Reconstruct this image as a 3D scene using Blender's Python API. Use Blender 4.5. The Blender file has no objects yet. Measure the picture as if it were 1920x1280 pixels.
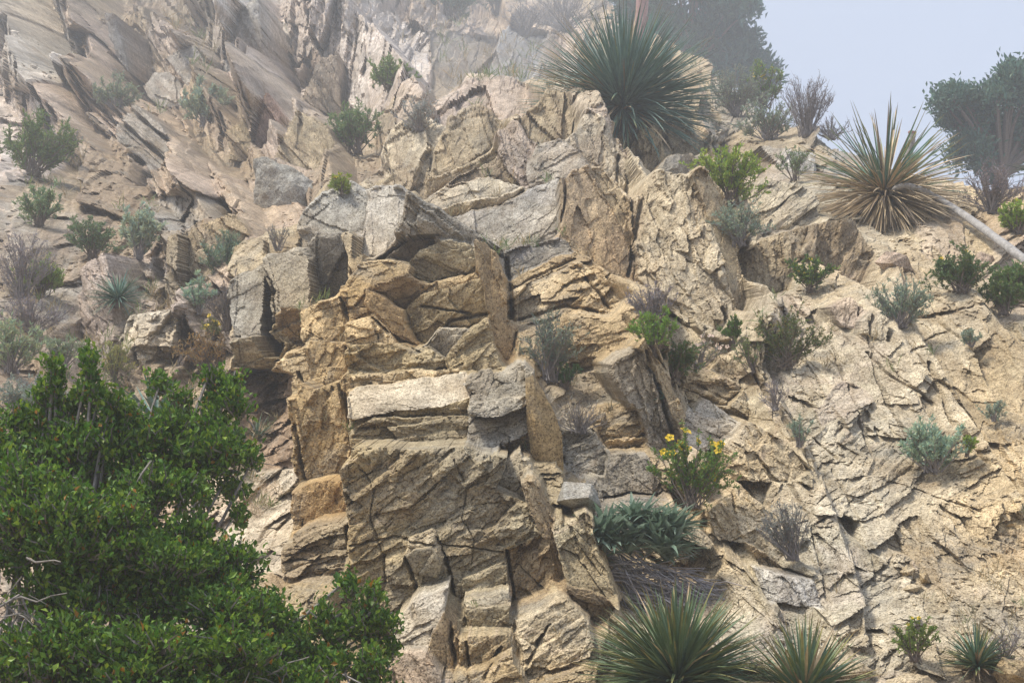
import bpy, math, random
import numpy as np
from mathutils import Vector, Matrix

# ------------------------------------------------------------------ camera, sky, sun, exposure
scene = bpy.context.scene
COL = scene.collection
PITCH = math.radians(20.0)
TANX = 0.3333
CAMP = np.array([0.0, 0.0, 1.6])
cam_d = bpy.data.cameras.new('camera')
cam_d.sensor_width = 36.0
cam_d.lens = 18.0 / TANX
cam_d.clip_end = 1000.0
cam = bpy.data.objects.new('camera', cam_d)
cam.location = CAMP
cam.rotation_euler = (math.pi / 2 + PITCH, 0, 0)
COL.objects.link(cam)
scene.camera = cam

SUN_EL, SUN_AZ = math.radians(60), math.radians(-62)      # azimuth from the -y (viewer) side, to the viewer's left
sun_dir = Vector((math.sin(SUN_AZ) * math.cos(SUN_EL), -math.cos(SUN_AZ) * math.cos(SUN_EL), math.sin(SUN_EL)))
world = bpy.data.worlds.new('World')
scene.world = world
world.use_nodes = True
wn = world.node_tree.nodes
wl = world.node_tree.links
bg = wn['Background']
sky = wn.new('ShaderNodeTexSky')
sky.sky_type = 'NISHITA'
sky.sun_disc = False
sky.sun_elevation = SUN_EL
sky.sun_rotation = math.atan2(sun_dir.x, sun_dir.y)
sky.air_density = 1.0
sky.dust_density = 3.0
hz = wn.new('ShaderNodeMix')
hz.data_type = 'RGBA'
hz.inputs[0].default_value = 0.8                      # an even bright fog layer hides most of the blue
wl.new(sky.outputs[0], hz.inputs[6])
hz.inputs[7].default_value = (2.95, 3.6, 4.9, 1)
wl.new(hz.outputs[2], bg.inputs[0])
bg.inputs[1].default_value = 0.034
sun_d = bpy.data.lights.new('sun', 'SUN')
sun_d.energy = 1.5
sun_d.angle = math.radians(10)
sun_d.color = (1.0, 0.93, 0.80)
sun = bpy.data.objects.new('sun', sun_d)
sun.rotation_euler = sun_dir.to_track_quat('Z', 'Y').to_euler()
sun.location = (-6, -4, 14)
COL.objects.link(sun)
scene.view_settings.view_transform = 'Standard'
scene.view_settings.look = 'None'
scene.view_settings.exposure = 2.38
scene.view_settings.gamma = 1.0
scene.cycles.use_denoising = True
scene.cycles.volume_bounces = 1
scene.cycles.max_bounces = 6
scene.cycles.diffuse_bounces = 2
scene.cycles.transparent_max_bounces = 4

# ------------------------------------------------------------------ frame helpers: the cliff stands across the viewer's line of sight
FW = np.array([0.0, math.cos(PITCH), math.sin(PITCH)])
UP = np.array([0.0, -math.sin(PITCH), math.cos(PITCH)])
RT = np.array([1.0, 0.0, 0.0])
rng = np.random.default_rng(7)
random.seed(7)

def T(px, py):
    return (np.asarray(px, float) - 960) / 960 * TANX, (640 - np.asarray(py, float)) / 960 * TANX

def W(a, b, d):
    a, b, d = np.broadcast_arrays(a, b, d)
    return CAMP + a[..., None] * RT + b[..., None] * UP + d[..., None] * FW

ROWP = np.array([-420, -160, 0, 100, 200, 300, 400, 600, 800, 1000, 1280, 1500], float)
ROWD = np.array([210.0, 120.0, 66.0, 38.0, 24.0, 16.6, 12.6, 9.6, 8.0, 6.9, 5.8, 5.2])
ROWL = np.array([66.0, 47.0, 39.0, 34.0, 28.5, 20.5, 13.8, 10.0, 8.2, 7.0, 5.8, 5.2])      # the slope behind the buttress, at left
LUMPS = [  # (px, py, rx, ry, metres further away)
    (760, 470, 240, 200, -1.5), (800, 760, 240, 200, -.75), (830, 1050, 240, 180, -0.2),
    (960, 270, 210, 100, -3.2), (1165, 215, 130, 60, -2.0), (250, 560, 240, 240, 1.2), (280, 850, 220, 220, 1.1), (500, 850, 60, 200, 0.8),
    (1260, 400, 110, 180, -.7), (1120, 720, 100, 160, 0.3), (1370, 640, 60, 220, 0.25),
    (1720, 480, 330, 200, -0.5), (1250, 130, 200, 90, 0.3), (1900, 250, 300, 150, -1.0), (1665, 440, 70, 45, .45), (1560, 230, 200, 100, -1.2),
    (1560, 620, 150, 200, -0.2), (1480, 390, 70, 60, -0.5), (700, 250, 80, 110, 0.6), (560, 60, 120, 160, -0.9),
    (1240, 1050, 90, 120, 0.25), (330, 150, 200, 150, 0.3), (1700, 980, 250, 200, 0.1),
]

RIDGES = [  # crest lines running down to the right: gentle to the left, dropping off to the right (picture line, metres proud, widths)
    ([(1040, 190), (1125, 238), (1160, 330), (1190, 450), (1205, 545)], 1.3, 190, 60),
    ([(1270, 200), (1288, 240), (1312, 320), (1352, 400), (1388, 500), (1402, 600)], .85, 120, 60),
    ([(1040, 465), (1110, 515), (1195, 590), (1238, 690), (1270, 780), (1292, 850)], .6, 150, 26),
    ([(780, 370), (900, 440), (948, 480), (957, 590), (952, 690)], .55, 120, 18),
    ([(985, 690), (1056, 840), (1046, 945), (1100, 975), (1150, 1112)], .35, 110, 24),
    ([(1400, 650), (1500, 840), (1560, 1000), (1600, 1130)], .22, 100, 16),
    ([(1540, 420), (1640, 470), (1680, 590), (1765, 740), (1880, 910)], .28, 130, 18),
    ([(1245, 950), (1345, 1022), (1440, 1135)], .22, 80, 20), ([(1700, 480), (1800, 560), (1930, 700)], .3, 120, 24),
    ([(560, 200), (612, 236), (640, 300), (645, 360)], 1.3, 90, 20), ([(230, 180), (300, 230), (370, 310), (400, 380)], 1.3, 110, 24),
    ([(420, -40), (490, 20), (500, 110), (540, 220)], 2.4, 120, 30), ([(640, 20), (720, 100), (790, 190)], 2.0, 130, 30), ([(180, -40), (215, 60), (245, 150)], 2.4, 110, 26), ([(20, -60), (70, 60), (110, 150), (160, 220)], 1.8, 110, 26), ([(330, 60), (410, 140), (440, 200)], 1.6, 110, 26), ([(300, 400), (350, 470), (360, 580)], .7, 70, 16), ([(430, 330), (470, 390), (480, 450)], .6, 70, 16),
]

def D0(px, py, ridges=True):
    px = np.asarray(px, float); py = np.asarray(py, float)
    # smooth row profile
    wx = np.clip((px - 640) / 420, 0, 1); wx = wx * wx * (3 - 2 * wx)
    d = 0
    for k, w in ((-60, .2), (-30, .2), (0, .2), (30, .2), (60, .2)):
        d = d + w * (np.interp(py + k, ROWP, ROWL) * (1 - wx) + np.interp(py + k, ROWP, ROWD) * wx)
    s = np.maximum(1.0, d / 15)                            # forms grow with the size of the hill
    for x, y, rx, ry, v in LUMPS:
        d = d + v * s * np.exp(-((px - x) / rx) ** 2 - ((py - y) / ry) ** 2)
    for line, hgt, wl_, wr_ in (RIDGES if ridges else ()):
        n = len(line)
        for_best = np.full(np.shape(d), 1e9); sgn = np.zeros(np.shape(d)); fade = np.zeros(np.shape(d))
        for k in range(n - 1):
            x0, y0 = line[k]; x1, y1 = line[k + 1]
            vx, vy = x1 - x0, y1 - y0; L = math.hypot(vx, vy)
            t = ((px - x0) * vx + (py - y0) * vy) / (L * L)
            tc = np.clip(t, 0, 1)
            r = np.hypot(px - x0 - tc * vx, py - y0 - tc * vy)
            sd = (vx * (py - y0) - vy * (px - x0)) / L        # > 0 to the left of a line drawn downwards
            nr = r < for_best
            for_best = np.where(nr, r, for_best); sgn = np.where(nr, np.sign(sd), sgn)
        e = for_best
        prof = np.where(sgn > 0, np.clip(1 - e / wl_, 0, 1), np.clip(1 - e / wr_, 0, 1) ** .8)
        d = d - hgt * s * prof
    return d

# ------------------------------------------------------------------ noise
def _hash(i, j, s):
    h = (i.astype(np.int64) * 374761393 + j.astype(np.int64) * 668265263 + int(s) * 1442695041) & 0xFFFFFFFF
    h = ((h ^ (h >> 13)) * 1274126177) & 0xFFFFFFFF
    h = ((h ^ (h >> 16)) * 2246822519) & 0xFFFFFFFF
    return (h ^ (h >> 15)) & 0xFFFFFFFF

def h01(i, j, s):
    return _hash(i, j, s) / 4294967295.0

def vnoise(x, y, s):
    i = np.floor(x); j = np.floor(y)
    fx = x - i; fy = y - j
    ux = fx * fx * fx * (fx * (fx * 6 - 15) + 10); uy = fy * fy * fy * (fy * (fy * 6 - 15) + 10)
    i = i.astype(np.int64); j = j.astype(np.int64)
    a = h01(i, j, s); b = h01(i + 1, j, s); c = h01(i, j + 1, s); d = h01(i + 1, j + 1, s)
    return (a + (b - a) * ux) * (1 - uy) + (c + (d - c) * ux) * uy - 0.5

def fbm(x, y, s, o=4, g=0.5):
    v = 0; A = 1; t = 0
    for k in range(o):
        v = v + A * vnoise(x, y, s + 17 * k); t += A
        A *= g; x = x * 2.03 + 3.1; y = y * 2.03 - 1.7
    return v / t * 2

def voro(x, y, s, jit=0.85):
    """cell hash, offsets from the cell centre, and distance to the cell border"""
    i = np.floor(x).astype(np.int64); j = np.floor(y).astype(np.int64)
    f1 = np.full(x.shape, 9.0); f2 = np.full(x.shape, 9.0)
    ox = np.zeros(x.shape); oy = np.zeros(x.shape); ii = np.zeros(x.shape, np.int64); jj = ii.copy()
    for di in (-1, 0, 1):
        for dj in (-1, 0, 1):
            ci = i + di; cj = j + dj
            dx = x - (ci + .5 + (h01(ci, cj, s) - .5) * jit)
            dy = y - (cj + .5 + (h01(ci, cj, s + 5) - .5) * jit)
            r = dx * dx + dy * dy
            n = r < f1
            f2 = np.where(n, f1, np.minimum(f2, r))
            f1 = np.where(n, r, f1)
            ox = np.where(n, dx, ox); oy = np.where(n, dy, oy)
            ii = np.where(n, ci, ii); jj = np.where(n, cj, jj)
    return ii, jj, ox, oy, np.sqrt(f2) - np.sqrt(f1)

def inpoly(x, y, P):
    r = np.zeros(x.shape, bool)
    n = len(P)
    for k in range(n):
        x0, y0 = P[k]; x1, y1 = P[(k + 1) % n]
        if y0 == y1: continue
        c = ((y0 > y) != (y1 > y)) & (x < (x1 - x0) * (y - y0) / (y1 - y0) + x0)
        r ^= c
    return r

def dpoly(x, y, P):
    d = np.full(x.shape, 1e9)
    n = len(P)
    for k in range(n):
        x0, y0 = P[k]; x1, y1 = P[(k + 1) % n]
        vx, vy = x1 - x0, y1 - y0
        t = np.clip(((x - x0) * vx + (y - y0) * vy) / (vx * vx + vy * vy + 1e-12), 0, 1)
        d = np.minimum(d, (x - x0 - t * vx) ** 2 + (y - y0 - t * vy) ** 2)
    return np.sqrt(d)

# ------------------------------------------------------------------ object helpers
def tag(o, label=None, cat=None, group=None, kind=None):
    if label: o['label'] = label
    if cat: o['category'] = cat
    if group: o['group'] = group
    if kind: o['kind'] = kind
    return o

def empty(name, loc, **k):
    o = bpy.data.objects.new(name, None)
    o.location = loc
    o.empty_display_size = 0.1
    COL.objects.link(o)
    return tag(o, **k)

def fast_mesh(name, V, Fc, mat, colors=None, smooth=False):
    """V (n,3), Fc (m,3) or (m,4)"""
    V = np.ascontiguousarray(V, np.float32); Fc = np.ascontiguousarray(Fc, np.int32)
    me = bpy.data.meshes.new(name)
    k = Fc.shape[1]
    me.vertices.add(len(V)); me.vertices.foreach_set('co', V.ravel())
    me.loops.add(Fc.size); me.loops.foreach_set('vertex_index', Fc.ravel())
    me.polygons.add(len(Fc)); me.polygons.foreach_set('loop_start', np.arange(0, Fc.size, k, dtype=np.int32))
    if smooth:
        me.polygons.foreach_set('use_smooth', np.ones(len(Fc), bool))
    else:
        me.polygons.foreach_set('use_smooth', np.zeros(len(Fc), bool))
    if colors is not None:
        at = me.color_attributes.new('tint', 'FLOAT_COLOR', 'POINT')
        c4 = np.ones((len(V), 4), np.float32); c4[:, :3] = colors
        at.data.foreach_set('color', c4.ravel())
    me.update(calc_edges=True)
    if mat: me.materials.append(mat)
    return me

def link(name, me, parent=None, loc=None):
    o = bpy.data.objects.new(name, me)
    COL.objects.link(o)
    if parent is not None:
        o.parent = parent
    if loc is not None: o.location = loc
    return o

# ------------------------------------------------------------------ materials
def new_mat(name):
    m = bpy.data.materials.new(name); m.use_nodes = True
    return m, m.node_tree.nodes, m.node_tree.links, m.node_tree.nodes['Principled BSDF']

def tex(n, l, kind, scale, vec=None, **k):
    t = n.new(kind); t.inputs['Scale'].default_value = scale
    for a, b in k.items():
        t.inputs[a].default_value = b
    if vec is not None: l.new(vec, t.inputs['Vector'])
    return t

def ramp(n, l, src, stops):
    r = n.new('ShaderNodeValToRGB')
    e = r.color_ramp.elements
    while len(e) < len(stops): e.new(0.5)
    for q, (p, c) in zip(e, stops):
        q.position = p
        q.color = (c[0], c[1], c[2], 1) if not isinstance(c, (int, float)) else (c, c, c, 1)
    l.new(src, r.inputs[0])
    return r

def mixc(n, l, mode, fac, a, b):
    m = n.new('ShaderNodeMix'); m.data_type = 'RGBA'; m.blend_type = mode
    for s, v in ((m.inputs[0], fac), (m.inputs[6], a), (m.inputs[7], b)):
        if hasattr(v, 'links'): l.new(v, s)
        elif isinstance(v, (int, float)): s.default_value = v
        else: s.default_value = (*v, 1)
    return m.outputs[2]

def rock_material():
    m, n, l, b = new_mat('rock')
    geo = n.new('ShaderNodeNewGeometry')
    P = geo.outputs['Position']
    at = n.new('ShaderNodeAttribute'); at.attribute_name = 'tint'
    big = tex(n, l, 'ShaderNodeTexNoise', 1.6, P, Detail=6, Roughness=.62)
    mid = tex(n, l, 'ShaderNodeTexNoise', 9.0, P, Detail=5, Roughness=.65)
    fin = tex(n, l, 'ShaderNodeTexNoise', 60.0, P, Detail=3, Roughness=.7)
    spk = tex(n, l, 'ShaderNodeTexNoise', 130.0, P, Detail=2, Roughness=.6)
    c = mixc(n, l, 'MULTIPLY', 1.0, at.outputs['Color'], ramp(n, l, mid.outputs[0], [(.25, (.50, .46, .41)), (.42, (.82, .79, .75)), (.55, (1.04, 1.02, 1.0)), (.75, (1.42, 1.40, 1.36))]).outputs[0])
    # iron staining and grey weathering films
    st = ramp(n, l, big.outputs[0], [(.53, 0), (.68, .5)])
    c = mixc(n, l, 'MIX', st.outputs[0], c, (.26, .185, .105))
    big2 = tex(n, l, 'ShaderNodeTexNoise', 2.3, P, Detail=7, Roughness=.7, Distortion=.4)
    gr = ramp(n, l, big2.outputs[0], [(.54, 0), (.68, .6)])
    c = mixc(n, l, 'MIX', gr.outputs[0], c, (.20, .19, .165))
    c = mixc(n, l, 'MULTIPLY', 1.0, c, ramp(n, l, fin.outputs[0], [(.3, (.5, .48, .45)), (.48, (1, 1, 1)), (.72, (1.34, 1.34, 1.34))]).outputs[0])
    c = mixc(n, l, 'MULTIPLY', 1.0, c, ramp(n, l, spk.outputs[0], [(.34, (.38, .36, .33)), (.46, (1, 1, 1)), (.64, (1.22, 1.22, 1.22))]).outputs[0])
    # hairline joints filled with dark soil
    wp = tex(n, l, 'ShaderNodeTexNoise', 3.0, P, Detail=4)
    va = n.new('ShaderNodeVectorMath'); va.operation = 'MULTIPLY_ADD'
    l.new(wp.outputs['Color'], va.inputs[0]); va.inputs[1].default_value = (.35, .35, .35); l.new(P, va.inputs[2])
    mp_ = n.new('ShaderNodeMapping'); mp_.inputs['Rotation'].default_value = (.5, .8, .3); mp_.inputs['Scale'].default_value = (1.2, 1, .4)
    l.new(va.outputs[0], mp_.inputs[0])
    vo = n.new('ShaderNodeTexVoronoi'); vo.feature = 'DISTANCE_TO_EDGE'; vo.inputs['Scale'].default_value = 5.0
    l.new(mp_.outputs[0], vo.inputs['Vector'])
    hair = ramp(n, l, vo.outputs['Distance'], [(.0, .35), (.010, 0)])
    c = mixc(n, l, 'MIX', hair.outputs[0], c, (.075, .055, .035))
    l.new(c, b.inputs['Base Color'])
    b.inputs['Roughness'].default_value = .88
    b.inputs['Specular IOR Level'].default_value = .25
    bp = n.new('ShaderNodeBump'); bp.inputs['Strength'].default_value = .55; bp.inputs['Distance'].default_value = .012
    l.new(fin.outputs[0], bp.inputs['Height'])
    bp2 = n.new('ShaderNodeBump'); bp2.inputs['Strength'].default_value = .5; bp2.inputs['Distance'].default_value = .04
    l.new(mid.outputs[0], bp2.inputs['Height']); l.new(bp2.outputs[0], bp.inputs['Normal'])
    l.new(bp.outputs[0], b.inputs['Normal'])
    return m
ROCK = rock_material()
# ------------------------------------------------------------------ the rock: traced faces and blocks
TAN = (.48, .375, .225); CREAM = (.62, .52, .36); GREY = (.37, .35, .31); BLUE = (.27, .275, .275)
BROWN = (.28, .205, .125); ORANGE = (.45, .33, .19); PINK = (.52, .41, .325); WHITE = (.62, .575, .50)
DARK = (.15, .12, .09); RED = (.34, .19, .13); OLIVE = (.43, .365, .24); SOIL = (.26, .185, .115); GRAN = (.42, .41, .375)
# regions: name, polygon in the picture, joint angle (deg, + rises to the right), elongation, relief, block size (m), tints
REG = [
    ('cliff', [(-900, -900), (2900, -900), (2900, 2200), (-900, 2200)], -52, 1.9, .62, .45, [CREAM, TAN, CREAM, CREAM, OLIVE, PINK, CREAM]),
    ('hillside', [(-900, -900), (1300, -900), (1230, 60), (1060, 190), (880, 170), (760, 235), (730, 300), (640, 370), (560, 440), (440, 470), (430, 700), (560, 720), (570, 1000), (560, 1400), (-900, 1400)], -58, 1.5, 1.15, .75, [PINK, GREY, BROWN, PINK, TAN, BROWN, PINK]),
    ('hillside', [(-900, -300), (150, -300), (200, 60), (190, 170), (110, 230), (-20, 300), (-900, 420)], 38, 2.2, 1.2, .5, [WHITE, PINK, WHITE, GREY]),
    ('hillside', [(480, -50), (640, -60), (800, 40), (800, 200), (690, 250), (600, 100), (500, 200), (470, 120)], -55, 2.6, 1.2, .5, [PINK, WHITE, PINK, CREAM]),
    ('hillside', [(-900, 330), (60, 330), (210, 230), (290, 370), (440, 380), (440, 460), (330, 480), (150, 480), (140, 640), (-900, 700)], 35, 1.8, 1.5, .4, [SOIL, BROWN, SOIL, GREY, ORANGE, GREY]),
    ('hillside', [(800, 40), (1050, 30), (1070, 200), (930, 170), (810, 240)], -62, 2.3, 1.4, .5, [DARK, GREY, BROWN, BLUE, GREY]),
    ('cliff', [(1230, 60), (1300, 100), (1440, 200), (1560, 258), (1660, 300), (1560, 345), (1420, 290), (1330, 320), (1290, 230)], -40, 1.8, 1.6, .45, [GREY, BLUE, TAN, GREY]),
    ('hillside', [(470, 690), (560, 700), (570, 900), (540, 920), (440, 900), (430, 700)], 30, 1.3, 1.6, .35, [DARK, BROWN, RED, PINK]),
    ('hillside', [(340, 880), (560, 890), (570, 980), (545, 1080), (300, 1080)], 40, 1.4, 2.2, .25, [WHITE, WHITE, PINK, GREY]),
    ('dome', [(720, 240), (760, 235), (880, 170), (960, 170), (1010, 200), (1100, 230), (1150, 290), (1180, 400), (1200, 530), (1150, 560), (1060, 470), (960, 520), (940, 470), (880, 430), (790, 390), (720, 360)], 24, 2.0, 1.3, .4, [CREAM, PINK, TAN]),
    ('rib', [(1100, 220), (1290, 215), (1310, 300), (1345, 370), (1400, 540), (1400, 640), (1330, 640), (1200, 540), (1180, 400), (1150, 290)], -63, 2.4, 1.2, .4, [CREAM, TAN, CREAM]),
    ('ledges', [(940, 500), (1060, 460), (1200, 540), (1260, 640), (1300, 820), (1240, 860), (1250, 960), (1240, 1000), (1110, 1000), (1040, 900), (1060, 860), (990, 690), (945, 690)], 22, 2.6, 1.0, .5, [CREAM, TAN, GREY, TAN]),
    ('buttress', [(440, 480), (500, 440), (590, 400), (660, 355), (780, 365), (950, 470), (960, 690), (1000, 690), (1060, 860), (1050, 950), (1120, 960), (1150, 1110), (1110, 1300), (1080, 1500), (500, 1500), (540, 1000), (560, 900), (545, 700), (440, 690)], 9, 2.3, .75, .5, [TAN, OLIVE, TAN, OLIVE]),
]
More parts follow.
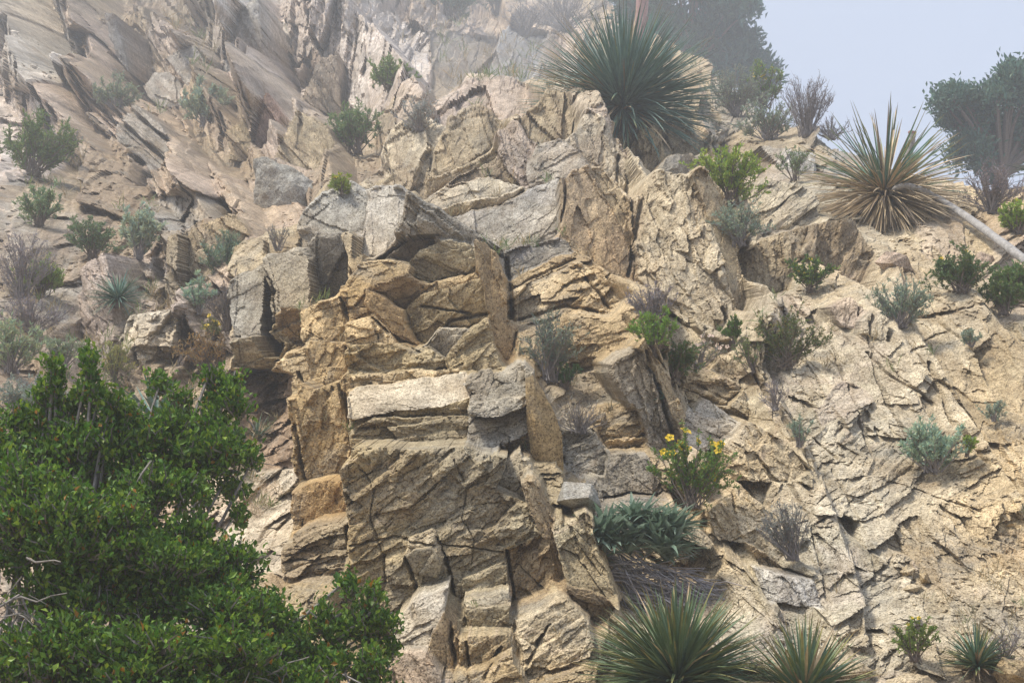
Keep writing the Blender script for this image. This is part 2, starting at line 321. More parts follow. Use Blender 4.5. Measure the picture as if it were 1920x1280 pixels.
# faces: region, polygon, forward (m), slope to the right, slope upwards (view frame: -0.36 is a vertical wall, below that leans back), tint, joint angle, relief
FA = [
    # --- the buttress: upper left blocks
    ('buttress', [(445, 515), (490, 510), (508, 529), (511, 602), (497, 625), (464, 631), (438, 616), (443, 566)], .25, .25, -.8, GRAN, 60, .25),
    ('buttress', [(464, 631), (497, 626), (511, 616), (537, 649), (541, 666), (487, 685), (450, 682), (445, 636)], .12, .1, .35, OLIVE, 20, .5),
    ('buttress', [(443, 490), (497, 449), (526, 455), (496, 482), (492, 510), (445, 514)], .1, .1, -1.6, CREAM, 28, .8),
    ('buttress', [(500, 449), (560, 440), (566, 478), (531, 478), (500, 480)], .05, .1, -1.7, CREAM, 20, .8),
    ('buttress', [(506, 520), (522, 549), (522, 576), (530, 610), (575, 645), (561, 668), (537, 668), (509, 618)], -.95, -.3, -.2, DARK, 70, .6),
    ('buttress', [(497, 478), (531, 474), (574, 479), (596, 508), (600, 542), (606, 573), (564, 580), (522, 573), (521, 542), (509, 515)], .28, -.05, -.75, GRAN, 40, .3),
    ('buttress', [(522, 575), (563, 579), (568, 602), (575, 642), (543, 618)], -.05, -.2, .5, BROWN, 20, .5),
    ('buttress', [(578, 414), (618, 381), (665, 359), (687, 377), (684, 431), (638, 440), (598, 436), (574, 471), (561, 468), (564, 441)], .15, .3, -.8, GRAN, -20, .6),
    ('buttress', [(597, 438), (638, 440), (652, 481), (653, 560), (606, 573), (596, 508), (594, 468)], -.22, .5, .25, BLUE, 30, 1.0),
    ('buttress', [(638, 439), (684, 431), (679, 492), (658, 524), (651, 522), (652, 481)], .22, .1, -.7, CREAM, 50, .4),
    ('buttress', [(686, 377), (719, 369), (761, 371), (762, 408), (724, 469), (679, 496), (678, 468), (684, 431)], .32, .55, -1.05, WHITE, 55, .5),
    ('buttress', [(761, 377), (788, 381), (833, 402), (892, 439), (936, 466), (949, 488), (890, 452), (833, 446), (766, 452), (722, 472), (762, 408)], .55, -.1, -.15, GREY, -25, 1.0),
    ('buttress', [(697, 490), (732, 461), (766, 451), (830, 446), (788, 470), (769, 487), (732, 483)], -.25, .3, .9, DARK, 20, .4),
    ('buttress', [(768, 488), (789, 468), (830, 447), (877, 461), (892, 475), (894, 514), (850, 514), (793, 527), (783, 551)], -.28, .45, .3, OLIVE, -18, .7),
    ('buttress', [(653, 535), (679, 495), (709, 490), (768, 493), (765, 512), (685, 541), (665, 541)], .3, .15, -1.1, TAN, 15, .7),
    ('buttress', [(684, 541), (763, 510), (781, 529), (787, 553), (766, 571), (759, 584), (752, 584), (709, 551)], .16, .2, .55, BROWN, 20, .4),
    ('buttress', [(684, 543), (709, 552), (752, 586), (769, 616), (787, 643), (783, 658), (749, 645), (705, 593), (684, 577)], .1, -.45, -.3, ORANGE, -48, .5),
    ('buttress', [(651, 540), (684, 541), (684, 577), (700, 590), (655, 604), (651, 566)], .33, .1, -.6, TAN, 15, .6),
    ('buttress', [(651, 604), (700, 594), (724, 616), (744, 644), (665, 645), (649, 638)], .26, .2, -.7, CREAM, 20, .7),
    ('buttress', [(786, 551), (867, 531), (902, 522), (906, 555), (916, 593), (880, 614), (826, 613), (799, 645), (786, 641), (769, 615), (759, 584)], -.18, .5, .2, OLIVE, 35, .6),
    ('buttress', [(790, 545), (850, 516), (896, 514), (902, 523), (867, 532), (800, 551)], .1, .2, -.6, TAN, 22, .7),
    ('buttress', [(826, 613), (880, 615), (835, 672), (799, 648)], .1, .35, .0, GREY, 45, .5),
    ('buttress', [(880, 614), (915, 592), (929, 649), (943, 695), (833, 695), (836, 668)], .2, .05, -.4, OLIVE, 30, .9),
    ('buttress', [(890, 452), (911, 455), (936, 498), (949, 555), (956, 582), (949, 675), (928, 645), (908, 549), (894, 515)], .28, -.95, -.5, ORANGE, -75, .5),
    ('buttress', [(655, 646), (746, 644), (783, 656), (799, 648), (835, 672), (838, 694), (766, 690), (665, 694)], .22, .1, -.1, OLIVE, 12, 1.0),
    # --- the bright ledge and the bands below it
    ('buttress', [(654, 747), (668, 722), (766, 713), (868, 698), (877, 727), (882, 744), (833, 758), (732, 771), (657, 789)], .30, .15, -2.1, WHITE, 5, .25),
    ('buttress', [(660, 712), (750, 702), (860, 690), (862, 700), (766, 714), (664, 726)], .12, .1, -.4, CREAM, 5, .9),
    ('buttress', [(866, 721), (897, 695), (919, 694), (929, 714), (915, 742), (881, 733)], .38, .2, -.7, GRAN, 40, .4),
    ('buttress', [(929, 702), (985, 697), (989, 751), (954, 775), (917, 789), (878, 774), (882, 744), (915, 742)], .32, .0, -1.1, GRAN, 20, .7),
    ('buttress', [(657, 791), (732, 773), (833, 760), (880, 747), (875, 776), (799, 780), (732, 786), (699, 803), (654, 806)], .14, .1, .6, OLIVE, 8, .7),
    ('buttress', [(654, 808), (699, 786), (793, 782), (877, 781), (879, 821), (799, 840), (665, 842)], .17, .05, -.15, OLIVE, 6, 1.0),
    ('buttress', [(877, 783), (985, 773), (989, 806), (964, 823), (900, 850), (875, 838)], .34, .1, -1.0, GRAN, 12, .5),
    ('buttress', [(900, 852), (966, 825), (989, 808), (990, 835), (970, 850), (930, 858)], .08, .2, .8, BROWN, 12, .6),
    ('buttress', [(655, 842), (799, 841), (873, 838), (902, 853), (952, 857), (934, 905), (955, 921), (990, 942), (1002, 978), (1000, 1003), (952, 1030), (947, 1102), (866, 1126), (838, 1106), (779, 1120), (724, 1188), (690, 1200), (650, 1150), (655, 986)], .16, .05, -.32, OLIVE, 38, 1.1),
    ('buttress', [(952, 858), (975, 838), (980, 900), (990, 935), (955, 920), (930, 905)], .28, .5, -.6, CREAM, 50, .6),
    # --- left pillar
    ('buttress', [(578, 642), (605, 640), (650, 650), (653, 707), (585, 731), (578, 692)], .16, .3, -.45, TAN, 70, .7),
    ('buttress', [(608, 580), (650, 566), (651, 640), (606, 640), (575, 640), (566, 585)], .22, .2, -.65, CREAM, 60, .8),
    ('buttress', [(558, 717), (583, 731), (653, 707), (653, 752), (653, 858), (667, 882), (648, 900), (571, 903), (569, 828), (558, 774)], .14, .15, -.35, TAN, 72, .8),
    ('buttress', [(564, 909), (611, 902), (647, 904), (664, 949), (634, 978), (571, 988), (559, 959)], -.12, .3, -.1, ORANGE, 70, .4),
    ('buttress', [(544, 1003), (591, 989), (650, 979), (650, 1038), (634, 1070), (542, 1075)], .12, .1, -.5, GREY, 8, 1.3),
    ('buttress', [(534, 674), (574, 657), (580, 707), (558, 717), (541, 690)], .1, .2, -1.2, CREAM, 20, .5),
    # --- foot of the buttress
    ('buttress', [(760, 1042), (772, 1030), (808, 1024), (833, 1048), (820, 1083), (772, 1070)], .17, .1, .05, OLIVE, 60, .5),
    ('buttress', [(760, 1040), (764, 1010), (806, 996), (815, 1000), (833, 1046), (808, 1022), (774, 1028)], .2, .1, -.6, CREAM, 20, .8),
    ('buttress', [(866, 1132), (952, 1110), (955, 1136), (868, 1148)], .14, .0, -1.0, CREAM, 6, .4),
    ('buttress', [(868, 1148), (955, 1136), (955, 1186), (895, 1193), (873, 1176)], .08, .1, .1, OLIVE, 60, .9),
    ('buttress', [(724, 1190), (779, 1120), (838, 1108), (832, 1147), (808, 1190), (798, 1224), (734, 1228)], .22, .5, -1.1, WHITE, 30, .6),
    ('buttress', [(808, 1186), (832, 1147), (845, 1190), (842, 1241), (826, 1267), (798, 1230)], .15, -.7, -.3, ORANGE, 75, .4),
    ('buttress', [(736, 1228), (798, 1226), (826, 1268), (830, 1300), (740, 1300)], .2, .2, -.7, PINK, -50, .7),
    ('buttress', [(876, 1193), (955, 1191), (962, 1223), (913, 1255), (876, 1268)], .13, .1, -.35, TAN, 60, .8),
    ('buttress', [(864, 1280), (880, 1266), (913, 1256), (960, 1226), (985, 1262), (970, 1300), (864, 1310)], .2, .1, -.6, TAN, 30, .8),
    ('buttress', [(963, 1168), (1018, 1152), (1063, 1121), (1104, 1168), (1089, 1236), (992, 1264), (963, 1223)], .22, .15, -.8, CREAM, 45, 1.1),
    ('buttress', [(953, 1029), (1024, 1007), (1036, 1055), (1005, 1100), (960, 1128)], .02, .15, -.15, ORANGE, 60, 1.6),
    ('buttress', [(1031, 997), (1097, 965), (1107, 1042), (1149, 1109), (1108, 1109), (1057, 1094), (1044, 1045)], .14, -.1, -.7, OLIVE, -55, .7),
    ('buttress', [(974, 905), (992, 900), (1020, 965), (1036, 1000), (1062, 1078), (1052, 1086), (1028, 1020), (1004, 985)], .22, -.6, -.4, ORANGE, -65, .4),
    ('buttress', [(1060, 1098), (1110, 1108), (1140, 1140), (1120, 1165), (1070, 1120)], -.05, -.2, .2, BROWN, -30, .7),
    # --- the dome
    ('dome', [(737, 271), (768, 249), (828, 240), (815, 281), (791, 336), (801, 375), (781, 375), (741, 355), (737, 322), (754, 312), (731, 299)], .3, .5, -.9, CREAM, 40, .9),
    ('dome', [(828, 240), (875, 179), (926, 173), (964, 179), (988, 215), (995, 249), (942, 237), (902, 210), (848, 235)], .2, .1, -1.5, PINK, 20, 1.0),
    ('dome', [(813, 281), (848, 236), (902, 214), (928, 240), (938, 265), (915, 291), (855, 321), (821, 335)], .22, .1, -.7, TAN, 28, .7),
    ('dome', [(793, 338), (821, 337), (855, 324), (915, 293), (929, 282), (935, 295), (842, 345), (803, 373)], .12, .2, .1, TAN, 27, .5),
    ('dome', [(842, 347), (935, 296), (945, 312), (978, 349), (919, 336), (842, 353)], .16, .1, -.6, BROWN, 26, .6),
    ('dome', [(928, 242), (985, 250), (993, 300), (986, 322), (990, 349), (977, 347), (945, 312), (930, 282), (938, 265)], .18, .0, -.8, PINK, -50, .9),
    ('dome', [(801, 381), (842, 354), (919, 333), (976, 349), (934, 368), (855, 381), (818, 395)], .34, .1, -1.2, CREAM, 16, .5),
    ('dome', [(816, 396), (855, 383), (934, 369), (980, 350), (982, 358), (932, 384), (848, 405)], .16, .1, .6, TAN, 18, .5),
    ('dome', [(845, 407), (935, 384), (990, 355), (1045, 333), (1050, 395), (1047, 440), (990, 462), (950, 474), (905, 442)], .1, .15, -1.0, (.42, .385, .32), 25, .35),
    ('dome', [(945, 478), (990, 463), (1060, 452), (1058, 472), (1000, 500), (955, 520), (946, 500)], .1, .1, -.9, BLUE, 15, .4),
    ('dome', [(988, 296), (1043, 270), (1087, 285), (1105, 322), (1050, 337), (993, 351), (986, 322)], .22, .05, -1.0, (.44, .38, .29), 10, .5),
    ('dome', [(993, 213), (1020, 203), (1059, 218), (1069, 265), (1026, 271), (993, 264)], .25, .2, -1.0, TAN, -40, .8),
    ('dome', [(1067, 265), (1090, 233), (1124, 240), (1156, 302), (1173, 353), (1169, 398), (1124, 329), (1087, 285)], .3, -.2, -.9, CREAM, -62, 1.1),
    ('dome', [(1048, 337), (1103, 322), (1152, 400), (1192, 500), (1192, 542), (1130, 500), (1100, 470), (1050, 442)], .2, -.35, -.7, ORANGE, -62, .4),
    ('dome', [(1108, 322), (1126, 331), (1170, 400), (1186, 470), (1192, 500), (1153, 400)], .3, -.5, -.8, TAN, -62, .5),
    # --- the long rib
    ('rib', [(1125, 238), (1200, 233), (1287, 226), (1294, 287), (1250, 292), (1175, 302), (1150, 292)], .2, .0, -1.3, CREAM, -40, 1.1),
    ('rib', [(1200, 240), (1240, 240), (1245, 300), (1215, 330), (1180, 330), (1172, 300)], .1, .2, -.6, TAN, -70, 1.0),
    ('rib', [(1252, 292), (1294, 288), (1312, 330), (1290, 345), (1230, 340)], -.05, -.2, -.2, GREY, -30, .5),
    ('rib', [(1215, 330), (1290, 345), (1322, 390), (1350, 470), (1372, 560), (1340, 620), (1250, 560), (1200, 520), (1190, 420)], .22, .1, -.9, CREAM, -50, .9),
    ('rib', [(1300, 330), (1318, 335), (1346, 372), (1378, 460), (1398, 560), (1388, 590), (1368, 540), (1350, 470), (1322, 390)], .2, -.9, -.8, TAN, -68, .2),
    # --- ledges right of the buttress
    ('ledges', [(948, 535), (1050, 478), (1060, 486), (1040, 505), (952, 545)], .25, .0, -.8, TAN, 28, .5),
    ('ledges', [(950, 548), (1040, 508), (1090, 505), (1150, 560), (1140, 580), (1060, 570), (950, 600)], .15, .1, -1.0, CREAM, 25, 1.2),
    ('ledges', [(1155, 682), (1205, 660), (1227, 695), (1254, 752), (1282, 820), (1270, 842), (1235, 842), (1200, 777), (1160, 702)], .28, -.35, -.2, GREY, -60, .6),
    ('ledges', [(1205, 658), (1216, 640), (1240, 690), (1275, 790), (1288, 830), (1280, 825), (1254, 752), (1227, 695)], .32, -.8, -.6, TAN, -62, .5),
    ('ledges', [(1135, 847), (1190, 837), (1234, 932), (1195, 932), (1120, 932), (1115, 907)], .16, .0, -.6, BLUE, -65, .4),
    ('ledges', [(1130, 948), (1185, 936), (1238, 939), (1244, 984), (1135, 990), (1120, 970)], .22, .0, -.5, BLUE, -70, .4),
    ('ledges', [(1060, 815), (1115, 815), (1137, 855), (1132, 889), (1085, 880), (1060, 860)], .2, .15, -.6, GRAN, 40, .6),
    ('ledges', [(1120, 780), (1195, 770), (1205, 812), (1190, 836), (1135, 843), (1120, 812)], .12, .1, -.5, TAN, 20, .9),
    # --- right face
    ('cliff', [(1400, 392), (1432, 332), (1500, 345), (1530, 370), (1537, 412), (1480, 442), (1420, 427)], .25, .1, -.9, CREAM, 40, .5),
    ('cliff', [(1425, 268), (1532, 288), (1537, 342), (1480, 332)], .2, .0, -1.2, WHITE, -30, .8),
    ('cliff', [(1380, 480), (1440, 445), (1520, 420), (1500, 480), (1470, 545), (1400, 560)], .15, .2, -.6, TAN, -50, .7),
    ('cliff', [(1525, 420), (1600, 410), (1640, 470), (1600, 560), (1540, 500), (1505, 480)], .12, -.15, -.5, BROWN, -70, .6),
    ('cliff', [(1560, 575), (1600, 555), (1630, 585), (1620, 620), (1580, 610)], .28, .1, -.9, PINK, -55, .6),
    ('cliff', [(1622, 600), (1640, 578), (1668, 600), (1672, 635), (1655, 638), (1620, 622)], .3, .1, -.8, CREAM, -70, .4),
    ('cliff', [(1280, 700), (1330, 690), (1395, 725), (1400, 790), (1350, 770), (1290, 760)], .2, .1, -.5, TAN, -20, 1.0),
    ('cliff', [(1270, 800), (1330, 750), (1395, 800), (1370, 830), (1300, 850)], .28, .0, -1.2, WHITE, -20, .8),
    ('cliff', [(1360, 835), (1410, 790), (1480, 830), (1520, 880), (1480, 905), (1370, 900)], .22, .0, -.9, CREAM, -40, .9),
    ('cliff', [(1330, 960), (1390, 910), (1430, 950), (1480, 1030), (1460, 1055), (1400, 1020), (1345, 1010)], .24, .0, -.9, CREAM, -50, .7),
    ('cliff', [(1240, 950), (1270, 960), (1340, 1020), (1330, 1030), (1260, 1000)], .25, .0, -1.0, CREAM, -45, .6),
    ('cliff', [(1405, 1020), (1460, 1056), (1505, 1070), (1510, 1110), (1440, 1100)], -.05, .1, .3, BROWN, -40, .8),
    ('cliff', [(1415, 1068), (1470, 1080), (1530, 1090), (1545, 1140), (1440, 1130)], .2, .1, -.8, WHITE, -60, .9),
    # --- slabs of the upper left slope
    ('hillside', [(195, 20), (215, 24), (240, 136), (215, 100), (201, 60)], .3, -.4, -.4, GREY, -70, .4),
    ('hillside', [(269, 161), (292, 131), (319, 134), (355, 168), (355, 197), (302, 200), (279, 181)], .4, .2, -.8, GREY, -40, .3),
    ('hillside', [(312, 104), (363, 84), (408, 134), (405, 163), (355, 168)], .3, .1, -.7, GREY, -40, .3),
    ('hillside', [(215, 235), (249, 191), (296, 228), (336, 279), (368, 309), (326, 365), (299, 371), (269, 302), (222, 269)], .35, .1, -.7, GREY, -48, .35),
    ('hillside', [(447, 27), (487, -10), (492, 103), (447, 136), (410, 146)], .4, .3, -.4, GREY, -80, .3),
    ('hillside', [(585, 134), (601, 107), (630, 97), (642, 237), (605, 210), (558, 200)], .4, -.3, -.5, BROWN, -60, .5),
    ('hillside', [(511, 298), (558, 203), (613, 235), (640, 302), (642, 355), (571, 321)], .4, -.1, -.8, TAN, -60, .8),
    ('hillside', [(497, 168), (529, 215), (509, 294), (474, 271)], .3, -.3, -.3, RED, -70, .4),
    ('hillside', [(420, 255), (460, 215), (475, 275), (470, 300), (430, 300)], .3, .2, -.6, TAN, -70, .6),
    ('hillside', [(150, 500), (190, 470), (215, 560), (210, 640), (150, 640)], .35, .2, -.7, PINK, 80, .8),
    ('hillside', [(235, 590), (330, 580), (325, 650), (260, 690), (225, 640)], .3, .1, -.9, CREAM, 40, 1.0),
    ('hillside', [(310, 440), (340, 430), (345, 560), (330, 585), (305, 540)], .3, .3, -.5, TAN, 75, .8),
    ('hillside', [(350, 430), (440, 400), (470, 440), (440, 470), (400, 520), (350, 560)], .2, .1, -.5, TAN, 65, .8),
]
SKY = [(1120, -900), (1130, -150), (1150, -20), (1200, 50), (1285, 105), (1370, 160), (1440, 215), (1500, 245), (1560, 270), (1640, 305), (1760, 335), (1850, 352), (1930, 345), (2300, 380), (3200, 420), (3200, -900)]

# sampling of the relief: dense where the picture looks, coarser beyond
NX, NY = 1024, 700
gx = np.concatenate([np.linspace(-600, -8, 70), np.linspace(0, 1920, NX), np.linspace(1928, 2520, 70)])
gy = np.concatenate([np.linspace(-150, -6, 22), np.linspace(0, 1280, NY), np.linspace(1286, 1480, 26)])
PX, PY = np.meshgrid(gx, gy)
TX, TY = T(PX, PY)
DB = D0(PX, PY, False)
AA = TX * DB; BB = TY * DB
# rock breaks finer where it is close: lengths below are for 10 m away, scaled with distance
SC = DB / 10
U, V_ = TX * 10, TY * 10
wu = .014 * fbm(U * 5, V_ * 5, 11, 4, .55) + .006 * fbm(U * 28, V_ * 28, 12, 2)
wv = .014 * fbm(U * 5, V_ * 5, 13, 4, .55) + .006 * fbm(U * 28, V_ * 28, 14, 2)
wa = wu * SC; wb = wv * SC
AW = AA + wa; BW = BB + wb
UW = U + wu; VW_ = V_ + wv
reg = np.zeros(PX.shape, int)
ppx = PX + wu * 300; ppy = PY + wv * 300
for k, R in enumerate(REG):
    reg[inpoly(ppx, ppy, R[1])] = k
ANG = np.array([math.radians(r[2]) for r in REG])[reg]
ELO = np.array([r[3] for r in REG])[reg]
AMP = np.array([r[4] for r in REG])[reg]
BSZ = np.array([r[5] for r in REG])[reg]
regname0 = np.array([r[0] for r in REG])
label = np.full(PX.shape, -1, int)
depth = D0(PX, PY)
ROFF = np.array([{'hillside': .3, 'buttress': -.1, 'dome': -.15}.get(r[0], 0.0) + (.25 if r[6][0] == DARK and r[0] == 'hillside' else 0) for r in REG])[reg]
depth += ROFF * SC
tint = np.zeros(PX.shape + (3,))

# two joint sets cross on the right-hand face
second = (regname0[reg] == 'cliff') & (fbm(U * 1.3 + 9, V_ * 1.3, 521, 3) > .12)
ANG = np.where(second, math.radians(36), ANG)
second = (regname0[reg] == 'hillside') & (fbm(U * 1.1 + 29, V_ * 1.1, 523, 3) > .05)
ANG = np.where(second, math.radians(68), ANG)
# unlisted rock: blocks broken along the joints of each region
ca, sa = np.cos(ANG), np.sin(ANG)
p = (UW * ca + VW_ * sa); q = (-UW * sa + VW_ * ca)
ci, cj, ox, oy, ed = voro(p / (BSZ * ELO ** .5), q / (BSZ / ELO ** .5), 3)
keyh = _hash(ci * 7919 + reg * 104729, cj, 77)
r1 = (keyh & 1023) / 1023 - .5; r2 = ((keyh >> 10) & 1023) / 1023 - .5; r3 = ((keyh >> 20) & 1023) / 1023 - .5
depth += SC * AMP * BSZ * (.9 * r1 * ox + 1.3 * (r2 - .12) * oy - .42 * r3)
depth += SC * .02 * np.exp(-ed / .03) * AMP
lib = [np.array(r[6]) for r in REG]
tk = ((keyh >> 5) & 255)
tn_ = np.clip(fbm(UW * 1.1, VW_ * 1.1, 501, 5, .6) * 1.1 + .5, 0, .999)
for k in range(len(REG)):
    m = reg == k
    L_ = lib[k]; mean = L_.mean(0)
    f = tn_[m] * (len(L_) - 1); i0 = f.astype(int); fr = (f - i0)[:, None]
    soft = L_[i0] * (1 - fr) + L_[np.minimum(i0 + 1, len(L_) - 1)] * fr
    tint[m] = .40 * L_[tk[m] % len(L_)] + .35 * soft + .25 * mean
bump_amp = np.where(regname0[reg] == 'cliff', np.maximum(AMP, .9), np.where(regname0[reg] == 'hillside', np.maximum(AMP, 1.55), AMP))
blockkey = keyh

# traced faces
be_ = np.full(PX.shape, 9.0); bdx = np.zeros(PX.shape); bdy = np.zeros(PX.shape)      # nearest brink, in cells
CELL = DB * TANX * 2 / NX
def npoly(x, y, P):
    d = np.full(x.shape, 1e9); dx = np.zeros(x.shape); dy = np.zeros(x.shape)
    for k in range(len(P)):
        x0, y0 = P[k]; x1, y1 = P[(k + 1) % len(P)]
        vx, vy = x1 - x0, y1 - y0
        t = np.clip(((x - x0) * vx + (y - y0) * vy) / (vx * vx + vy * vy + 1e-12), 0, 1)
        ex = x0 + t * vx - x; ey = y0 + t * vy - y
        r = ex * ex + ey * ey; n = r < d
        d = np.where(n, r, d); dx = np.where(n, ex, dx); dy = np.where(n, ey, dy)
    return np.sqrt(d), dx, dy
PLN = np.zeros((len(FA), 5))
for k, (rn, P, fo, sx, sy, tn, an, rl) in enumerate(FA):
    P = np.array(P, float)
    cx, cy = P.mean(0)
    ctx, cty = T(cx, cy)
    dc = float(D0(cx, cy)); dc -= fo * {'hillside': .45, 'dome': .6}.get(rn, 1.0) * max(.6, dc / 10)
    ac, bc = ctx * dc, cty * dc
    tx, ty = T(P[:, 0], P[:, 1])
    dv = (dc + sx * ac + sy * bc) / (1 + sx * tx + sy * ty)
    Q = np.stack([tx * dv, ty * dv], 1)
    bx = (AA > Q[:, 0].min() - .1) & (AA < Q[:, 0].max() + .1) & (BB > Q[:, 1].min() - .1) & (BB < Q[:, 1].max() + .1)
    idx = np.nonzero(bx)
    x, y = AW[idx], BW[idx]
    ins = inpoly(x, y, Q)
    if not ins.any(): continue
    e, ex, ey = npoly(x, y, Q)
    ec = e / CELL[idx]
    # a later face covers brinks of earlier ones that lie well inside it
    be_[idx] = np.where(ins & (ec > 1.6), 9.0, be_[idx])
    nr = ec < 1.6
    jj_ = (idx[0][nr], idx[1][nr])
    be_[jj_] = ec[nr]; bdx[jj_] = ex[nr]; bdy[jj_] = ey[nr]
    idx = (idx[0][ins], idx[1][ins]); x = x[ins]; y = y[ins]; e = e[ins]
    k10 = dc / 10
    fo *= 1.0
    depth[idx] = dc - sx * (AA[idx] - ac) - sy * (BB[idx] - bc) + .016 * k10 * np.exp(-e / (.014 * k10))
    label[idx] = k
    PLN[k] = (dc, ac, bc, sx, sy)
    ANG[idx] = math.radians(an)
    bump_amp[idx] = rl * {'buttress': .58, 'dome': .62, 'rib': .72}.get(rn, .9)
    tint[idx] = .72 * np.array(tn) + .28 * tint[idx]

# slivers between faces belong to the deeper face beside them
sliver = np.isin(np.array([r[0] for r in REG])[reg], ['buttress', 'dome', 'rib', 'ledges'])
FANG = np.array([math.radians(f[6]) for f in FA]); FRL = np.array([f[7] for f in FA]) * .75; FTN = np.array([f[5] for f in FA])
filled = np.zeros(PX.shape, bool)
for _ in range(9):
    bestd = np.full(PX.shape, -1.0); bestl = np.full(PX.shape, -1)
    for ax_, sh in ((0, 1), (0, -1), (1, 1), (1, -1)):
        nl = np.roll(label, sh, ax_)
        pl = PLN[np.maximum(nl, 0)]
        dd = pl[..., 0] - pl[..., 3] * (AA - pl[..., 1]) - pl[..., 4] * (BB - pl[..., 2])
        ok = (nl >= 0) & (dd > bestd)
        bestd = np.where(ok, dd, bestd); bestl = np.where(ok, nl, bestl)
    fill = (label < 0) & sliver & (bestl >= 0)
    filled |= fill
    label[fill] = bestl[fill]; depth[fill] = bestd[fill]
    ANG[fill] = FANG[bestl[fill]]; bump_amp[fill] = FRL[bestl[fill]]; tint[fill] = .72 * FTN[bestl[fill]] + .28 * tint[fill]

# draw the nearest vertices onto each brink so that broken edges are sharp
sn = np.where(be_ < .75, 1.0, np.clip((1.6 - be_) / .85, 0, 1) * .45)
sn[0] = sn[-1] = 0; sn[:, 0] = sn[:, -1] = 0
AA = AA + bdx * sn; BB = BB + bdy * sn
# fractures on every face, following its joints, from hand-sized flakes down to crumbs
ca, sa = np.cos(ANG), np.sin(ANG)
p = (UW * ca + VW_ * sa); q = (-UW * sa + VW_ * ca)
lab_s = np.where(label >= 0, label * 13, reg + 1000)
p = p + (lab_s * 3.17) % 50; q = q + (lab_s * 1.73) % 50
rel = np.zeros(PX.shape)
shade_key = np.zeros(PX.shape)
patch = np.clip(.95 + 1.0 * fbm(U * 1.7, V_ * 1.7, 61, 3), .4, 1.7)          # some faces smooth, some shattered
for n, (s, el, am) in enumerate(((.36, 2.3, .085), (.17, 2.8, .060), (.08, 2.4, .032), (.036, 1.7, .013))):
    wob = .10 * s
    pp = p + wob * fbm(p / s * .9, q / s * .9, 40 + n, 2); qq = q + wob * fbm(p / s * .9, q / s * .9, 50 + n, 2)
    ci, cj, ox, oy, ed = voro(pp / (s * el ** .5), qq / (s / el ** .5), 60 + n)
    h = _hash(ci, cj, 90 + n)
    r1 = (h & 1023) / 1023 - .5; r2 = ((h >> 10) & 1023) / 1023 - .5; r3 = ((h >> 20) & 1023) / 1023 - .5
    pa = patch if n else 1.0
    rel += pa * am * (1.7 * r1 * ox + 2.6 * r2 * oy + 1.5 * r3)
    crack = ((h >> 7) & 15) == 0
    rel -= pa * np.where(crack, .9, .04) * am * .8 * np.exp(-ed / .04)
    if n < 3:
        shade_key += (r3 + r1) * (.3, .35, .35)[n]
rel += .016 * fbm(p * 2.2, q * 4.5, 31, 5, .6) + .005 * fbm(U * 30, V_ * 30, 33, 3)
rel *= SC
# long open joints across the right face and the foot of the buttress
def joint(pts, w, dep):
    P = np.array(pts, float)
    dd = D0(P[:, 0], P[:, 1]); tx, ty = T(P[:, 0], P[:, 1])
    Q = np.stack([tx * dd, ty * dd], 1)
    bx = (AA > Q[:, 0].min() - .2) & (AA < Q[:, 0].max() + .2) & (BB > Q[:, 1].min() - .2) & (BB < Q[:, 1].max() + .2)
    idx = np.nonzero(bx)
    k10 = dd.mean() / 10; w *= k10; dep *= k10
    x, y = AW[idx], BW[idx]
    m = np.full(x.shape, 9.0)
    for k in range(len(Q) - 1):
        v = Q[k + 1] - Q[k]
        t = np.clip(((x - Q[k, 0]) * v[0] + (y - Q[k, 1]) * v[1]) / (v @ v), 0, 1)
        m = np.minimum(m, np.hypot(x - Q[k, 0] - t * v[0], y - Q[k, 1] - t * v[1]))
    ww = w * (1 + .6 * fbm(x * 6, y * 6, 71, 2))
    depth[idx] += dep * np.clip(1.3 - m / ww, 0, 1)
